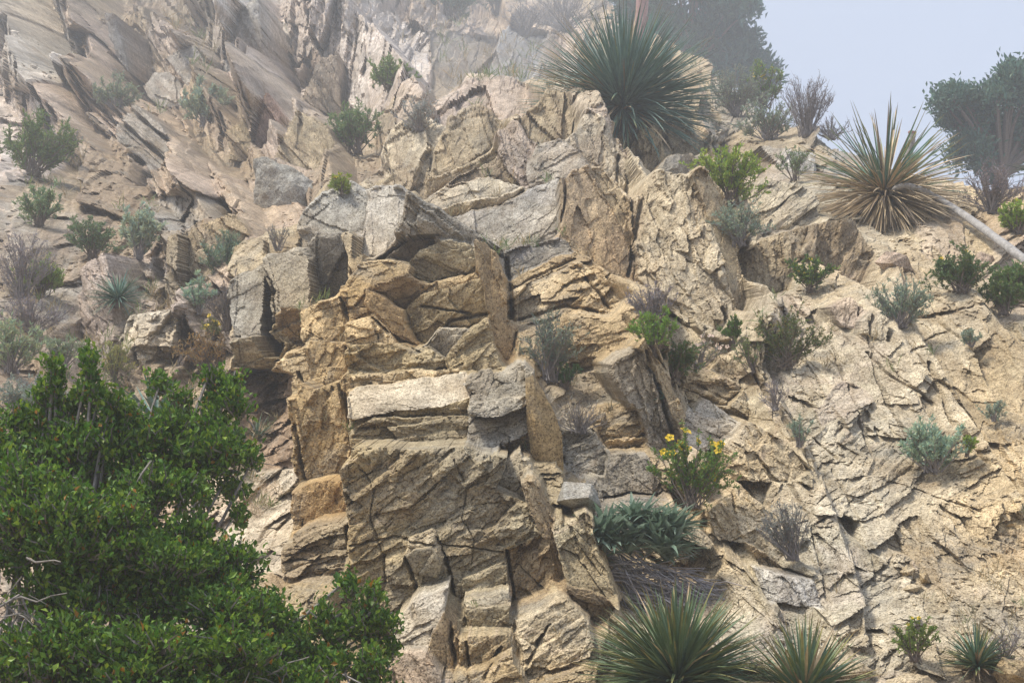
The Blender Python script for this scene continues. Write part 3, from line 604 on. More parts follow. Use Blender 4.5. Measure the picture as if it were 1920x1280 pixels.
for J in (
    ([(653, 500), (650, 560), (655, 610), (649, 690), (654, 760), (651, 860)], .010, .12),
    ([(1400, 640), (1430, 720), (1500, 830), (1520, 880)], .014, .12),
    ([(1735, 680), (1770, 740), (1800, 800), (1860, 870)], .013, .12),
    ([(1645, 590), (1655, 638)], .012, .15), ([(1600, 575), (1612, 620)], .010, .13),
    ([(1480, 905), (1520, 970), (1545, 1060), (1560, 1130)], .012, .1),
    ([(1620, 660), (1660, 700), (1760, 760)], .009, .08), ([(1560, 540), (1640, 700), (1700, 830)], .008, .07),
    ([(1390, 570), (1420, 650)], .012, .1), ([(762, 1045), (775, 1110), (782, 1140)], .012, .1),
    ([(820, 1000), (838, 1050), (845, 1130), (846, 1200), (856, 1285)], .012, .14), ([(952, 1025), (955, 1080), (962, 1130), (966, 1180), (976, 1230)], .012, .14), ([(868, 1130), (876, 1190), (880, 1270)], .010, .1), ([(700, 850), (720, 900), (705, 960), (722, 1040), (716, 1090)], .006, .03), ([(860, 845), (880, 900), (868, 960), (890, 1010), (884, 1060)], .006, .03), ([(660, 1010), (740, 1000), (830, 1015), (945, 1030)], .007, .04),
    ([(1010, 1190), (1030, 1150)], .010, .1), ([(990, 1240), (1015, 1180)], .010, .1), ([(910, 1255), (940, 1200)], .010, .08),
    ([(766, 451), (732, 466), (690, 492)], .014, .12), ([(700, 590), (745, 640), (790, 660)], .011, .1),
    ([(800, 645), (840, 600), (915, 585)], .010, .09), ([(786, 575), (880, 585)], .008, .07), ([(826, 612), (885, 614)], .009, .09),
    ([(1047, 335), (1050, 390), (1044, 440)], .010, .09), ([(850, 400), (935, 385), (1000, 352)], .012, .1),
    ([(949, 480), (956, 520), (958, 590)], .018, .2), ([(1205, 660), (1245, 760), (1280, 830)], .012, .12),
    ([(1060, 870), (1062, 900)], .02, .2), ([(1120, 938), (1190, 930), (1235, 938)], .012, .12),
    ([(1180, 330), (1195, 420), (1205, 500)], .016, .12), ([(1155, 300), (1180, 400)], .012, .1),
    ([(250, 190), (300, 240), (360, 310)], .012, .1), ([(275, 255), (325, 350)], .012, .1), ([(315, 480), (335, 570)], .02, .15),
    ([(1100, 520), (1180, 600), (1235, 690)], .014, .12), ([(950, 602), (1060, 575), (1140, 585)], .012, .1),
    ([(1560, 880), (1620, 1000), (1640, 1090)], .010, .06), ([(1660, 900), (1850, 960)], .008, .05), ([(1330, 830), (1360, 950)], .010, .08),
    ([(560, 700), (575, 780), (571, 900)], .014, .12), ([(655, 842), (660, 940)], .008, .05), ([(654, 985), (652, 1060), (662, 1100)], .013, .13),
    ([(1500, 560), (1560, 640), (1600, 760), (1640, 860)], .008, .06), ([(1440, 740), (1500, 800), (1570, 860)], .008, .06),
    ([(1700, 500), (1760, 600), (1850, 690)], .010, .08), ([(1780, 620), (1700, 660)], .008, .06), ([(1850, 560), (1760, 590), (1700, 600)], .008, .06),
): joint(*J)
# worn brinks: deep steps are eased over a hand's width before the fractures are cut into them
def soft(x):
    y = x.copy()
    y[1:-1] = .25 * x[:-2] + .5 * x[1:-1] + .25 * x[2:]
    z = y.copy()
    z[:, 1:-1] = .25 * y[:, :-2] + .5 * y[:, 1:-1] + .25 * y[:, 2:]
    return z
sm = soft(soft(soft(soft(depth))))
jump = np.abs(sm - depth) / SC
for _ in range(3):
    jump = np.maximum(jump, np.maximum(np.maximum(np.roll(jump, 1, 0), np.roll(jump, -1, 0)), np.maximum(np.roll(jump, 1, 1), np.roll(jump, -1, 1))))
wj = np.clip((jump - .06) / .08, 0, 1) * ((label < 0) | filled)
depth = depth * (1 - wj) + sm * wj
depth = depth - rel * np.maximum(bump_amp, wj * 1.0) - SC * wj * (.03 * fbm(U * 22, V_ * 22, 611, 3, .7))
# colour that belongs to the stone: tone from flake to flake, veins
tint = tint * (1 + .22 * np.clip(shade_key, -1, 1))[..., None]
vein = np.abs(fbm(U * 1.3 + 5, V_ * 1.3, 301, 4))
warm = np.clip(fbm(U * .9, V_ * .9, 303, 4) * 1.2, -1, 1)
tint *= np.stack([1 + .12 * warm, 1 + .0 * warm, 1 - .22 * warm], -1)
vm = np.clip(1 - vein / .022, 0, 1) * (fbm(U * .6, V_ * .6, 305, 2) > .1)
tint += vm[..., None] * .35 * (np.array(PINK) * 1.15 - tint)
far = np.clip((DB - 9) / 12, 0, 1)
mot = fbm(U * 16, V_ * 16, 811, 4, .7); grain = h01((U * 3000).astype(np.int64), (V_ * 3000).astype(np.int64), 5) - .5
tint *= (1 + (.22 + .35 * far) * mot + (.16 + .12 * far) * grain)[..., None]
st_ = np.clip(fbm(U * 4.5, V_ * 4.5, 813, 4, .6) * 1.6 - .25, 0, .6) * (.35 + .65 * far)
tint += st_[..., None] * (np.array([.24, .17, .115]) - tint)
tint = np.clip(tint * np.where(regname0[reg] == 'hillside', .92, .82)[..., None], .02, .8)
VW = W(AA, BB, depth)
skym = inpoly(PX + wu * 60, PY + wv * 120 + 6 * fbm(U * 2, V_ * 2, 401, 3), SKY)
keep = ~skym

# pieces: every traced face, then the largest broken blocks, are objects of their own; the smallest stay joined
ux, inv = np.unique(np.where(label >= 0, label, 10 ** 6 + (blockkey >> 6) + reg * (1 << 27)).ravel(), return_inverse=True)
inv = inv.reshape(PX.shape)
regname = np.array([r[0] for r in REG])
H, Wd = PX.shape
c4 = np.stack([np.arange(H * Wd).reshape(H, Wd)[:-1, :-1], np.arange(H * Wd).reshape(H, Wd)[:-1, 1:],
               np.arange(H * Wd).reshape(H, Wd)[1:, 1:], np.arange(H * Wd).reshape(H, Wd)[1:, :-1]], -1).reshape(-1, 4)[:, ::-1]
c4 = c4[keep.ravel()[c4].all(1)]
dq = depth.ravel()[c4]
own = c4[np.arange(len(c4)), dq.argmin(1)]
qlab = inv.ravel()[own]
# islands of one face become pieces of their own; crumbs join the rubble
qid = np.full(H * Wd, -1); qid[c4.max(1)] = 0
tl = c4.min(1); qat = np.full(H * Wd, -1); qat[tl] = np.arange(len(c4))
ea = []
for st in (1, Wd):
    nb = np.where(tl + st < H * Wd, qat[np.minimum(tl + st, H * Wd - 1)], -1)
    ok = (nb >= 0) & (qlab == qlab[np.maximum(nb, 0)])
    ea.append(np.stack([np.nonzero(ok)[0], nb[ok]], 1))
ea = np.concatenate(ea)
comp = np.arange(len(c4))
for _ in range(200):
    a_, b_ = comp[ea[:, 0]], comp[ea[:, 1]]
    m_ = np.minimum(a_, b_)
    df = a_ != b_
    if not df.any(): break
    np.minimum.at(comp, a_[df], m_[df]); np.minimum.at(comp, b_[df], m_[df])
    while True:
        c2 = comp[comp]
        if (c2 == comp).all(): break
        comp = c2
cu, ciq, cc = np.unique(comp, return_inverse=True, return_counts=True)
srclab = ux[qlab[cu]]
ux = np.where(srclab < 10 ** 6, np.where(cc > 90, srclab, -1), np.where(cc > 110, srclab, -1))
qlab = ciq
cnt = np.bincount(qlab, minlength=len(ux))
infr = (PX.ravel()[own] > 0) & (PX.ravel()[own] < 1920) & (PY.ravel()[own] > 0) & (PY.ravel()[own] < 1280)
vis = np.bincount(qlab, weights=infr, minlength=len(ux))
Vf = VW.reshape(-1, 3); Tf = tint.reshape(-1, 3)
ROOTS = {
    'cliff': empty('cliff', W(*[np.array(v) for v in (1.2, -1.4, 6.2)]), kind='structure', label='fractured tan cliff face with diagonal joints below the right-hand yucca'),
    'hillside': empty('hillside', W(*[np.array(v) for v in (-3.5, 0.0, 12.5)]), kind='structure', label='hazy slope of grey and pink slabs behind the buttress'),
    'buttress': empty('rock_buttress', W(*[np.array(v) for v in (-.6, -1.35, 6.0)]), label='tall tan rock buttress with a bright ledge across its middle', cat='rock outcrop'),
    'dome': empty('rock_dome', W(*[np.array(v) for v in (0.0, .9, 11.0)]), label='rounded cream rock outcrop with a jutting slab, above the tall buttress', cat='rock outcrop'),
    'rib': empty('rock_rib', W(*[np.array(v) for v in (1.2, .4, 10.0)]), label='smooth steep rock rib below the largest hazy yucca', cat='rock outcrop'),
    'ledges': empty('rock_ledges', W(*[np.array(v) for v in (.6, -.5, 7.9)]), label='stepped rock ledges between the tall buttress and the cliff', cat='rock outcrop'),
}
bpy.context.view_layer.update()
pname = {'cliff': 'rock_block', 'hillside': 'rock_slab', 'buttress': 'rock_block', 'dome': 'rock_slab', 'rib': 'rock_slab', 'ledges': 'rock_block'}
order = np.argsort(qlab, kind='stable')
bounds = np.concatenate([[0], np.cumsum(cnt)])
rest = {}
def add_piece(name, root, quads, kind=None):
    u, iv = np.unique(quads.ravel(), return_inverse=True)
    loc = np.array(ROOTS[root].location)
    me = fast_mesh(name, Vf[u] - loc, iv.reshape(-1, 4), ROCK, Tf[u])
    o = link(name, me, ROOTS[root])
    if kind: o['kind'] = kind
    return o
lists = {}
for k in range(len(ux)):
    if cnt[k] == 0: continue
    qs = c4[order[bounds[k]:bounds[k + 1]]]
    lab = ux[k]
    rt = FA[lab][0] if 0 <= lab < 10 ** 6 else regname[reg.ravel()[own[order[bounds[k]]]]]
    lists.setdefault(rt, []).append((0 <= lab < 10 ** 6, vis[k] if lab >= 0 else -1, qs))
for rt, L in lists.items():
    L.sort(key=lambda e: (not e[0], -e[1]))
    extra = []
    for n, (tr, v, qs) in enumerate(L):
        if (tr or v > 150) and n < 290:
            add_piece(pname[rt], rt, qs)
        else:
            extra.append(qs)
    if extra:
        add_piece('rubble', rt, np.concatenate(extra), 'stuff')

# the back of the ridge and the far sides roll away behind the edges
e2 = np.concatenate([c4[:, [0, 1]], c4[:, [1, 2]], c4[:, [2, 3]], c4[:, [3, 0]]])
ek = np.sort(e2, 1); key = ek[:, 0].astype(np.int64) * (H * Wd) + ek[:, 1]
uk, fi, ct = np.unique(key, return_index=True, return_counts=True)
be = e2[fi[ct == 1]]
low = PY.ravel()[be].max(1) > 1470
top = be[~low]
u, iv = np.unique(top.ravel(), return_inverse=True)
iv = iv.reshape(-1, 2)
base = Vf[u]
v1 = base + np.array([0, 5.0, -1.5]); v2 = base + np.array([0, 26.0, -18.0])
n = len(u)
Q = np.concatenate([np.stack([iv[:, 1], iv[:, 0], iv[:, 0] + n, iv[:, 1] + n], 1), np.stack([iv[:, 1] + n, iv[:, 0] + n, iv[:, 0] + 2 * n, iv[:, 1] + 2 * n], 1)])
loc = np.array(ROOTS['hillside'].location)
link('back_slope', fast_mesh('back_slope', np.concatenate([base, v1, v2]) - loc, Q, ROCK, np.tile(np.array(SOIL), (3 * n, 1))), ROOTS['hillside'])
bot = be[low]
u, iv = np.unique(bot.ravel(), return_inverse=True); iv = iv.reshape(-1, 2)
base = Vf[u]; n = len(u)
v1 = base.copy(); v1[:, 1] -= 1.6; v1[:, 2] = .35; v2 = base.copy(); v2[:, 1] -= 2.6; v2[:, 2] = -.05
v1[:, 2] += .25 * fbm(v1[:, 0] * .8, v1[:, 1], 81, 3)
Q = np.concatenate([np.stack([iv[:, 1], iv[:, 0], iv[:, 0] + n, iv[:, 1] + n], 1), np.stack([iv[:, 1] + n, iv[:, 0] + n, iv[:, 0] + 2 * n, iv[:, 1] + 2 * n], 1)])
link('foot_slope', fast_mesh('foot_slope', np.concatenate([base, v1, v2]) - np.array(ROOTS['cliff'].location), Q, ROCK, np.tile(np.array(TAN), (3 * n, 1))), ROOTS['cliff'])

# ground sheet
def ground_material():
    m, n, l, b = new_mat('dry_ground')
    geo = n.new('ShaderNodeNewGeometry')
    t = tex(n, l, 'ShaderNodeTexNoise', 1.1, geo.outputs['Position'], Detail=8, Roughness=.7)
    r = ramp(n, l, t.outputs[0], [(.3, (.13, .10, .06)), (.6, (.26, .2, .13)), (.75, (.33, .28, .2))])
    l.new(r.outputs[0], b.inputs['Base Color']); b.inputs['Roughness'].default_value = .95
    return m
gn = 60
gxx, gyy = np.meshgrid(np.linspace(-60, 60, gn), np.linspace(-60, 60, gn))
gz = .12 * fbm(gxx * .3, gyy * .3, 91, 3)
gi = np.arange(gn * gn).reshape(gn, gn)
gq = np.stack([gi[:-1, :-1], gi[:-1, 1:], gi[1:, 1:], gi[1:, :-1]], -1).reshape(-1, 4)
g = link('ground', fast_mesh('ground', np.stack([gxx, gyy, gz], -1).reshape(-1, 3), gq, ground_material(), smooth=True))
g['kind'] = 'structure'

# fog that thickens towards the ridge: one even box of pale air
def haze():
    m = bpy.data.materials.new('haze_air'); m.use_nodes = True
    n = m.node_tree.nodes; l = m.node_tree.links
    n.remove(n['Principled BSDF'])
    v = n.new('ShaderNodeVolumePrincipled')
    v.inputs['Color'].default_value = (.86, .90, .97, 1)
    v.inputs['Density'].default_value = HAZE
    v.inputs['Anisotropy'].default_value = .25
    l.new(v.outputs[0], n['Material Output'].inputs['Volume'])
    x0, x1, y0, y1, z0, z1 = -110, 110, -62, 170, -24, 84
    V = np.array([(x, y, z) for x in (x0, x1) for y in (y0, y1) for z in (z0, z1)], float)
    Q = np.array([(0, 1, 3, 2), (4, 6, 7, 5), (0, 4, 5, 1), (2, 3, 7, 6), (0, 2, 6, 4), (1, 5, 7, 3)])
    o = link('haze', fast_mesh('haze', V, Q, m)); o['kind'] = 'stuff'
HAZE = 0.0068
haze()
# ------------------------------------------------------------------ plants and loose stones
VPX = 960 + (AA / depth) / TANX * 960
VPY = 640 - (BB / depth) / TANX * 960
def surf(px, py, back=0.0):
    """a point of the rock surface, and metres per picture unit there"""
    j = int(np.clip(np.searchsorted(gx, px), 1, Wd - 2)); i = int(np.clip(np.searchsorted(gy, py), 1, H - 2))
    i0, i1, j0, j1 = max(i - 30, 0), min(i + 31, H), max(j - 30, 0), min(j + 31, Wd)
    r = (VPX[i0:i1, j0:j1] - px) ** 2 + (VPY[i0:i1, j0:j1] - py) ** 2 + np.where(keep[i0:i1, j0:j1], 0, 1e5)
    k = np.unravel_index(r.argmin(), r.shape)
    d = depth[i0 + k[0], j0 + k[1]] + back
    tx, ty = T(px, py)
    return W(np.array(tx * d), np.array(ty * d), np.array(d)), d * TANX / 960, d

def leaf_material(name, rough=.55, trans=.25, spec=.35, jitter=0.25):
    m, n, l, b = new_mat(name)
    at = n.new('ShaderNodeAttribute'); at.attribute_name = 'tint'
    b.inputs['Roughness'].default_value = rough
    b.inputs['Specular IOR Level'].default_value = spec
    l.new(at.outputs['Color'], b.inputs['Base Color'])
    t = n.new('ShaderNodeBsdfTranslucent')
    g = n.new('ShaderNodeHueSaturation'); g.inputs['Value'].default_value = 1.25; g.inputs['Saturation'].default_value = 1.1
    l.new(at.outputs['Color'], g.inputs['Color']); l.new(g.outputs[0], t.inputs[0])
    mx = n.new('ShaderNodeMixShader'); mx.inputs[0].default_value = trans
    l.new(b.outputs[0], mx.inputs[1]); l.new(t.outputs[0], mx.inputs[2])
    l.new(mx.outputs[0], n['Material Output'].inputs['Surface'])
    return m
LEAF = leaf_material('leaf')
OAKLEAF = leaf_material('oak_leaf', .45, .22, .3)
def bark_material(name, c0, c1, sc=40):
    m, n, l, b = new_mat(name)
    g = n.new('ShaderNodeNewGeometry')
    t = tex(n, l, 'ShaderNodeTexNoise', sc, g.outputs['Position'], Detail=5, Roughness=.7)
    r = ramp(n, l, t.outputs[0], [(.3, c0), (.7, c1)])
    l.new(r.outputs[0], b.inputs['Base Color']); b.inputs['Roughness'].default_value = .9
    bp = n.new('ShaderNodeBump'); bp.inputs['Distance'].default_value = .01; bp.inputs['Strength'].default_value = .6
    l.new(t.outputs[0], bp.inputs['Height']); l.new(bp.outputs[0], b.inputs['Normal'])
    return m
TWIG = bark_material('twig_bark', (.13, .10, .085), (.24, .20, .17), 60)
GTWIG = bark_material('grey_twig', (.17, .15, .15), (.34, .31, .30), 60)
OAKBARK = bark_material('oak_bark', (.14, .125, .115), (.33, .30, .28), 30)
STALK = bark_material('dry_stalk', (.17, .16, .155), (.46, .44, .42), 28)
REDSTALK = bark_material('red_stalk', (.26, .13, .12), (.42, .25, .23), 30)

def norm(v):
    return v / (np.linalg.norm(v, axis=-1, keepdims=True) + 1e-9)

def leaves(P, Dr, L, Wd_, R, cols, curl=.12):
    """diamond leaves at P pointing along Dr; R random generator; returns V, F(quads), C"""
    n = len(P)
    Dr = norm(Dr)
    rnd = norm(R.normal(size=(n, 3)) + np.array([0, 0, .0]))
    side = norm(np.cross(Dr, rnd))
    nrm = np.cross(side, Dr)
    nrm = np.where(nrm[:, 2:3] < 0, -nrm, nrm)
    L = np.broadcast_to(L, (n,))[:, None]; w = np.broadcast_to(Wd_, (n,))[:, None]
    a = P; t = P + Dr * L - nrm * L * curl
    m = P + Dr * L * .5
    b1 = m + side * w + nrm * w * .45; b2 = m - side * w + nrm * w * .45
    V = np.stack([a, b1, t, b2], 1).reshape(-1, 3)
    Fq = np.arange(n * 4).reshape(n, 4)
    return V, Fq, np.repeat(cols, 4, 0)

def tubes(paths, radii, k=4):
    """paths (n,m,3), radii (n,m)"""
    n, m, _ = paths.shape
    tg = np.empty_like(paths)
    tg[:, 1:-1] = paths[:, 2:] - paths[:, :-2]; tg[:, 0] = paths[:, 1] - paths[:, 0]; tg[:, -1] = paths[:, -1] - paths[:, -2]
    tg = norm(tg)
    ref = np.where(np.abs(tg[..., 2:3]) < .9, np.array([0, 0, 1.0]), np.array([1.0, 0, 0]))
    u = norm(np.cross(tg, ref)); v = np.cross(tg, u)
    an = np.arange(k) / k * 2 * np.pi
    V = paths[:, :, None] + radii[:, :, None, None] * (np.cos(an)[:, None] * u[:, :, None] + np.sin(an)[:, None] * v[:, :, None])
    idx = np.arange(n * m * k).reshape(n, m, k)
    a = idx[:, :-1]; b = idx[:, 1:]
    Fq = np.stack([a, np.roll(a, -1, 2), np.roll(b, -1, 2), b], -1).reshape(-1, 4)
    return V.reshape(-1, 3), Fq

def jitcol(c, n, R, v=.25, hue=.12):
    c = np.array(c)
    k = 1 + R.uniform(-v, v, (n, 1))
    h = R.uniform(-hue, hue, (n, 1))
    return np.clip(c * k * np.concatenate([1 + h * 1.6, 1 + h * .3, 1 - h], 1), .005, .9)

# ---- yuccas -----------------------------------------------------------------
def yucca_material(name, stops):
    m, n, l, b = new_mat(name)
    tc = n.new('ShaderNodeTexCoord'); sp = n.new('ShaderNodeSeparateXYZ')
    l.new(tc.outputs['Object'], sp.inputs[0])
    r = ramp(n, l, sp.outputs[2], stops)
    oi = n.new('ShaderNodeObjectInfo')
    v = n.new('ShaderNodeMapRange'); v.inputs['To Min'].default_value = .72; v.inputs['To Max'].default_value = 1.3
    l.new(oi.outputs['Random'], v.inputs['Value'])
    h = n.new('ShaderNodeHueSaturation'); l.new(v.outputs[0], h.inputs['Value']); l.new(r.outputs[0], h.inputs['Color'])
    t = tex(n, l, 'ShaderNodeTexNoise', 14, tc.outputs['Object'], Detail=3)
    rr = ramp(n, l, t.outputs[0], [(.3, (.75, .75, .75)), (.7, (1.2, 1.2, 1.2))])
    c = mixc(n, l, 'MULTIPLY', 1.0, h.outputs[0], rr.outputs[0])
    l.new(c, b.inputs['Base Color'])
    b.inputs['Roughness'].default_value = .55; b.inputs['Specular IOR Level'].default_value = .35
    return m
YG = yucca_material('yucca_blade', [(0, (.16, .19, .12)), (.12, (.105, .19, .14)), (.7, (.12, .205, .14)), (.9, (.22, .22, .10)), (1, (.22, .12, .06))])
YB = yucca_material('yucca_blue_blade', [(0, (.16, .18, .13)), (.15, (.125, .215, .185)), (.85, (.14, .235, .20)), (1, (.2, .14, .08))])
YO = yucca_material('yucca_olive_blade', [(0, (.18, .2, .12)), (.15, (.105, .18, .12)), (.55, (.14, .20, .085)), (.85, (.27, .245, .09)), (1, (.25, .14, .06))])
YD = yucca_material('yucca_dry_blade', [(0, (.23, .16, .09)), (.3, (.46, .35, .21)), (.8, (.52, .41, .27)), (1, (.3, .22, .14))])
YDB = yucca_material('yucca_old_blade', [(0, (.12, .08, .05)), (.5, (.24, .17, .10)), (1, (.2, .15, .11))])
def inner_mat(m):
    nm = m.name + '_inner'
    if nm in bpy.data.materials: return bpy.data.materials[nm]
    k, n, l, b = new_mat(nm)
    c = {'yucca_dry_blade': (.47, .36, .22), 'yucca_blade': (.115, .195, .14), 'yucca_blue_blade': (.13, .22, .185), 'yucca_olive_blade': (.13, .195, .10)}[m.name]
    g = n.new('ShaderNodeNewGeometry')
    t = tex(n, l, 'ShaderNodeTexNoise', 9, g.outputs['Position'], Detail=3)
    r = ramp(n, l, t.outputs[0], [(.3, tuple(x * .8 for x in c)), (.7, tuple(x * 1.25 for x in c))])
    l.new(r.outputs[0], b.inputs['Base Color']); b.inputs['Roughness'].default_value = .55
    return k
BLADES = {}
def blade(mat, bend, wid):
    key = (mat.name, bend, wid)
    if key in BLADES: return BLADES[key]
    ts = np.array([0, .06, .25, .5, .75, .92, 1.0]); ww = np.array([1.5, 1.0, .95, .85, .6, .28, .02]) * wid
    V = []
    for t, w in zip(ts, ww):
        y = -bend * t * t; z = t * (1 - .25 * bend * t)
        V += [(-w, y + .45 * w, z), (0, y - .25 * w, z), (w, y + .45 * w, z)]
    Fq = []
    for k in range(len(ts) - 1):
        a = 3 * k
        Fq += [(a, a + 1, a + 4, a + 3), (a + 1, a + 2, a + 5, a + 4)]
    me = fast_mesh('leaf_blade', np.array(V), np.array(Fq), mat)
    BLADES[key] = me
    return me

def yucca(px, py, rpx, n, label, axis=(0, -.25, 1), mats=(YG,), dry=.12, polar=98, skirt=0, wid=.018, seed=1, dry_side=None, back=.0, cat='yucca', extra=0, extra_mat=None, dry_below=False, lift=.12, bend=(-.05, .05, .12, .2, .3), minlen=.78, skirt_len=.8):
    R = np.random.default_rng(seed)
    P, mp, d = surf(px, py, back)
    L0 = rpx * mp
    ax = norm(np.array(axis, float))
    e = empty('yucca', P, label=label, cat=cat, group='yuccas on the rocks')
    e1 = norm(np.cross(ax, [1, .2, 0])); e2 = np.cross(ax, e1)
    # short woody base
    pts = np.stack([-ax * L0 * .15, ax * L0 * .02, ax * L0 * lift])[None]
    V, Fq = tubes(pts, np.array([[.10, .10, .03]]) * L0, 7)
    link('base', fast_mesh('base', V, Fq, TWIG), e)
    def put(name, mat, dr, L, bd):
        yv = norm(np.cross(dr, np.cross(ax, dr)))          # towards the axis: blades droop away from it
        zv = dr
        yv = -yv if False else yv
        xv = np.cross(yv, zv)
        me = blade(mat, bd, wid)
        o = bpy.data.objects.new(name, me)
        M = Matrix(((xv[0] * L, yv[0] * L, zv[0] * L, 0), (xv[1] * L, yv[1] * L, zv[1] * L, 0), (xv[2] * L, yv[2] * L, zv[2] * L, 0), (0, 0, 0, 1)))
        o.parent = e
        M.translation = Vector(ax * L0 * lift * R.uniform(.2, 1.1))
        o.matrix_local = M
        COL.objects.link(o)
    ga = 2.39996
    cp = math.cos(math.radians(polar))
    for k in range(n):
        c = 1 - (k + .5) / n * (1 - cp)
        c = np.clip(c + R.normal() * .06, -1, 1)
        s = math.sqrt(max(0, 1 - c * c)); th = k * ga + R.normal() * .12
        dr = norm(ax * c + (e1 * math.cos(th) + e2 * math.sin(th)) * s)
        L = L0 * R.uniform(minlen, 1.06)
        f = R.random()
        isdry = f < dry * (.35 + 1.6 * (1 - c))
        if dry_side is not None and (dr @ norm(np.array(dry_side, float))) > .62 and R.random() < .7: isdry = True
        if dry_below: isdry = R.random() < (.96 if dr[2] < .12 else .5)
        put('leaf', (YD if R.random() < .7 else YDB) if isdry else mats[int(R.integers(len(mats)))], dr, L, (bend[int(R.integers(5))] if not isdry else (.1, .25, .42)[int(R.integers(3))]))
    for k in range(skirt):
        th = k * ga; c = -R.uniform(.0, .88)
        s = math.sqrt(1 - c * c)
        dr = norm(ax * c + (e1 * math.cos(th) + e2 * math.sin(th)) * s)
        put('dry_leaf', YD if R.random() < .6 else YDB, dr, L0 * R.uniform(.6, 1.0) * skirt_len, (.05, .2, .3)[int(R.integers(3))])
    if extra:                                              # the crowd of hidden inner blades, too many to pick apart
        V_l = []; F_l = []; nb = 0
        base = blade(extra_mat or mats[0], .12 if extra_mat else .06, wid)
        bv = np.array([v.co[:] for v in base.vertices]); bf = np.array([p_.vertices[:] for p_ in base.polygons])
        for k in range(extra):
            c = R.uniform(cp, 1); s = math.sqrt(1 - c * c); th = R.uniform(0, 6.283)
            dr = norm(ax * c + (e1 * math.cos(th) + e2 * math.sin(th)) * s)
            if extra_mat and dr[2] > .25: dr = norm(dr * np.array([1, 1, -1]))
            yv = norm(np.cross(dr, np.cross(ax, dr))); xv = np.cross(yv, dr); L = L0 * R.uniform(.75, 1.0)
            V_l.append((bv[:, :1] * xv + bv[:, 1:2] * yv + bv[:, 2:] * dr) * L + ax * L0 * lift * R.uniform(.1, .9)); F_l.append(bf + nb); nb += len(bv)
        o = link('inner_leaves', fast_mesh('inner_leaves', np.concatenate(V_l), np.concatenate(F_l), inner_mat(extra_mat or mats[0])), e); o['kind'] = 'stuff'
    return e

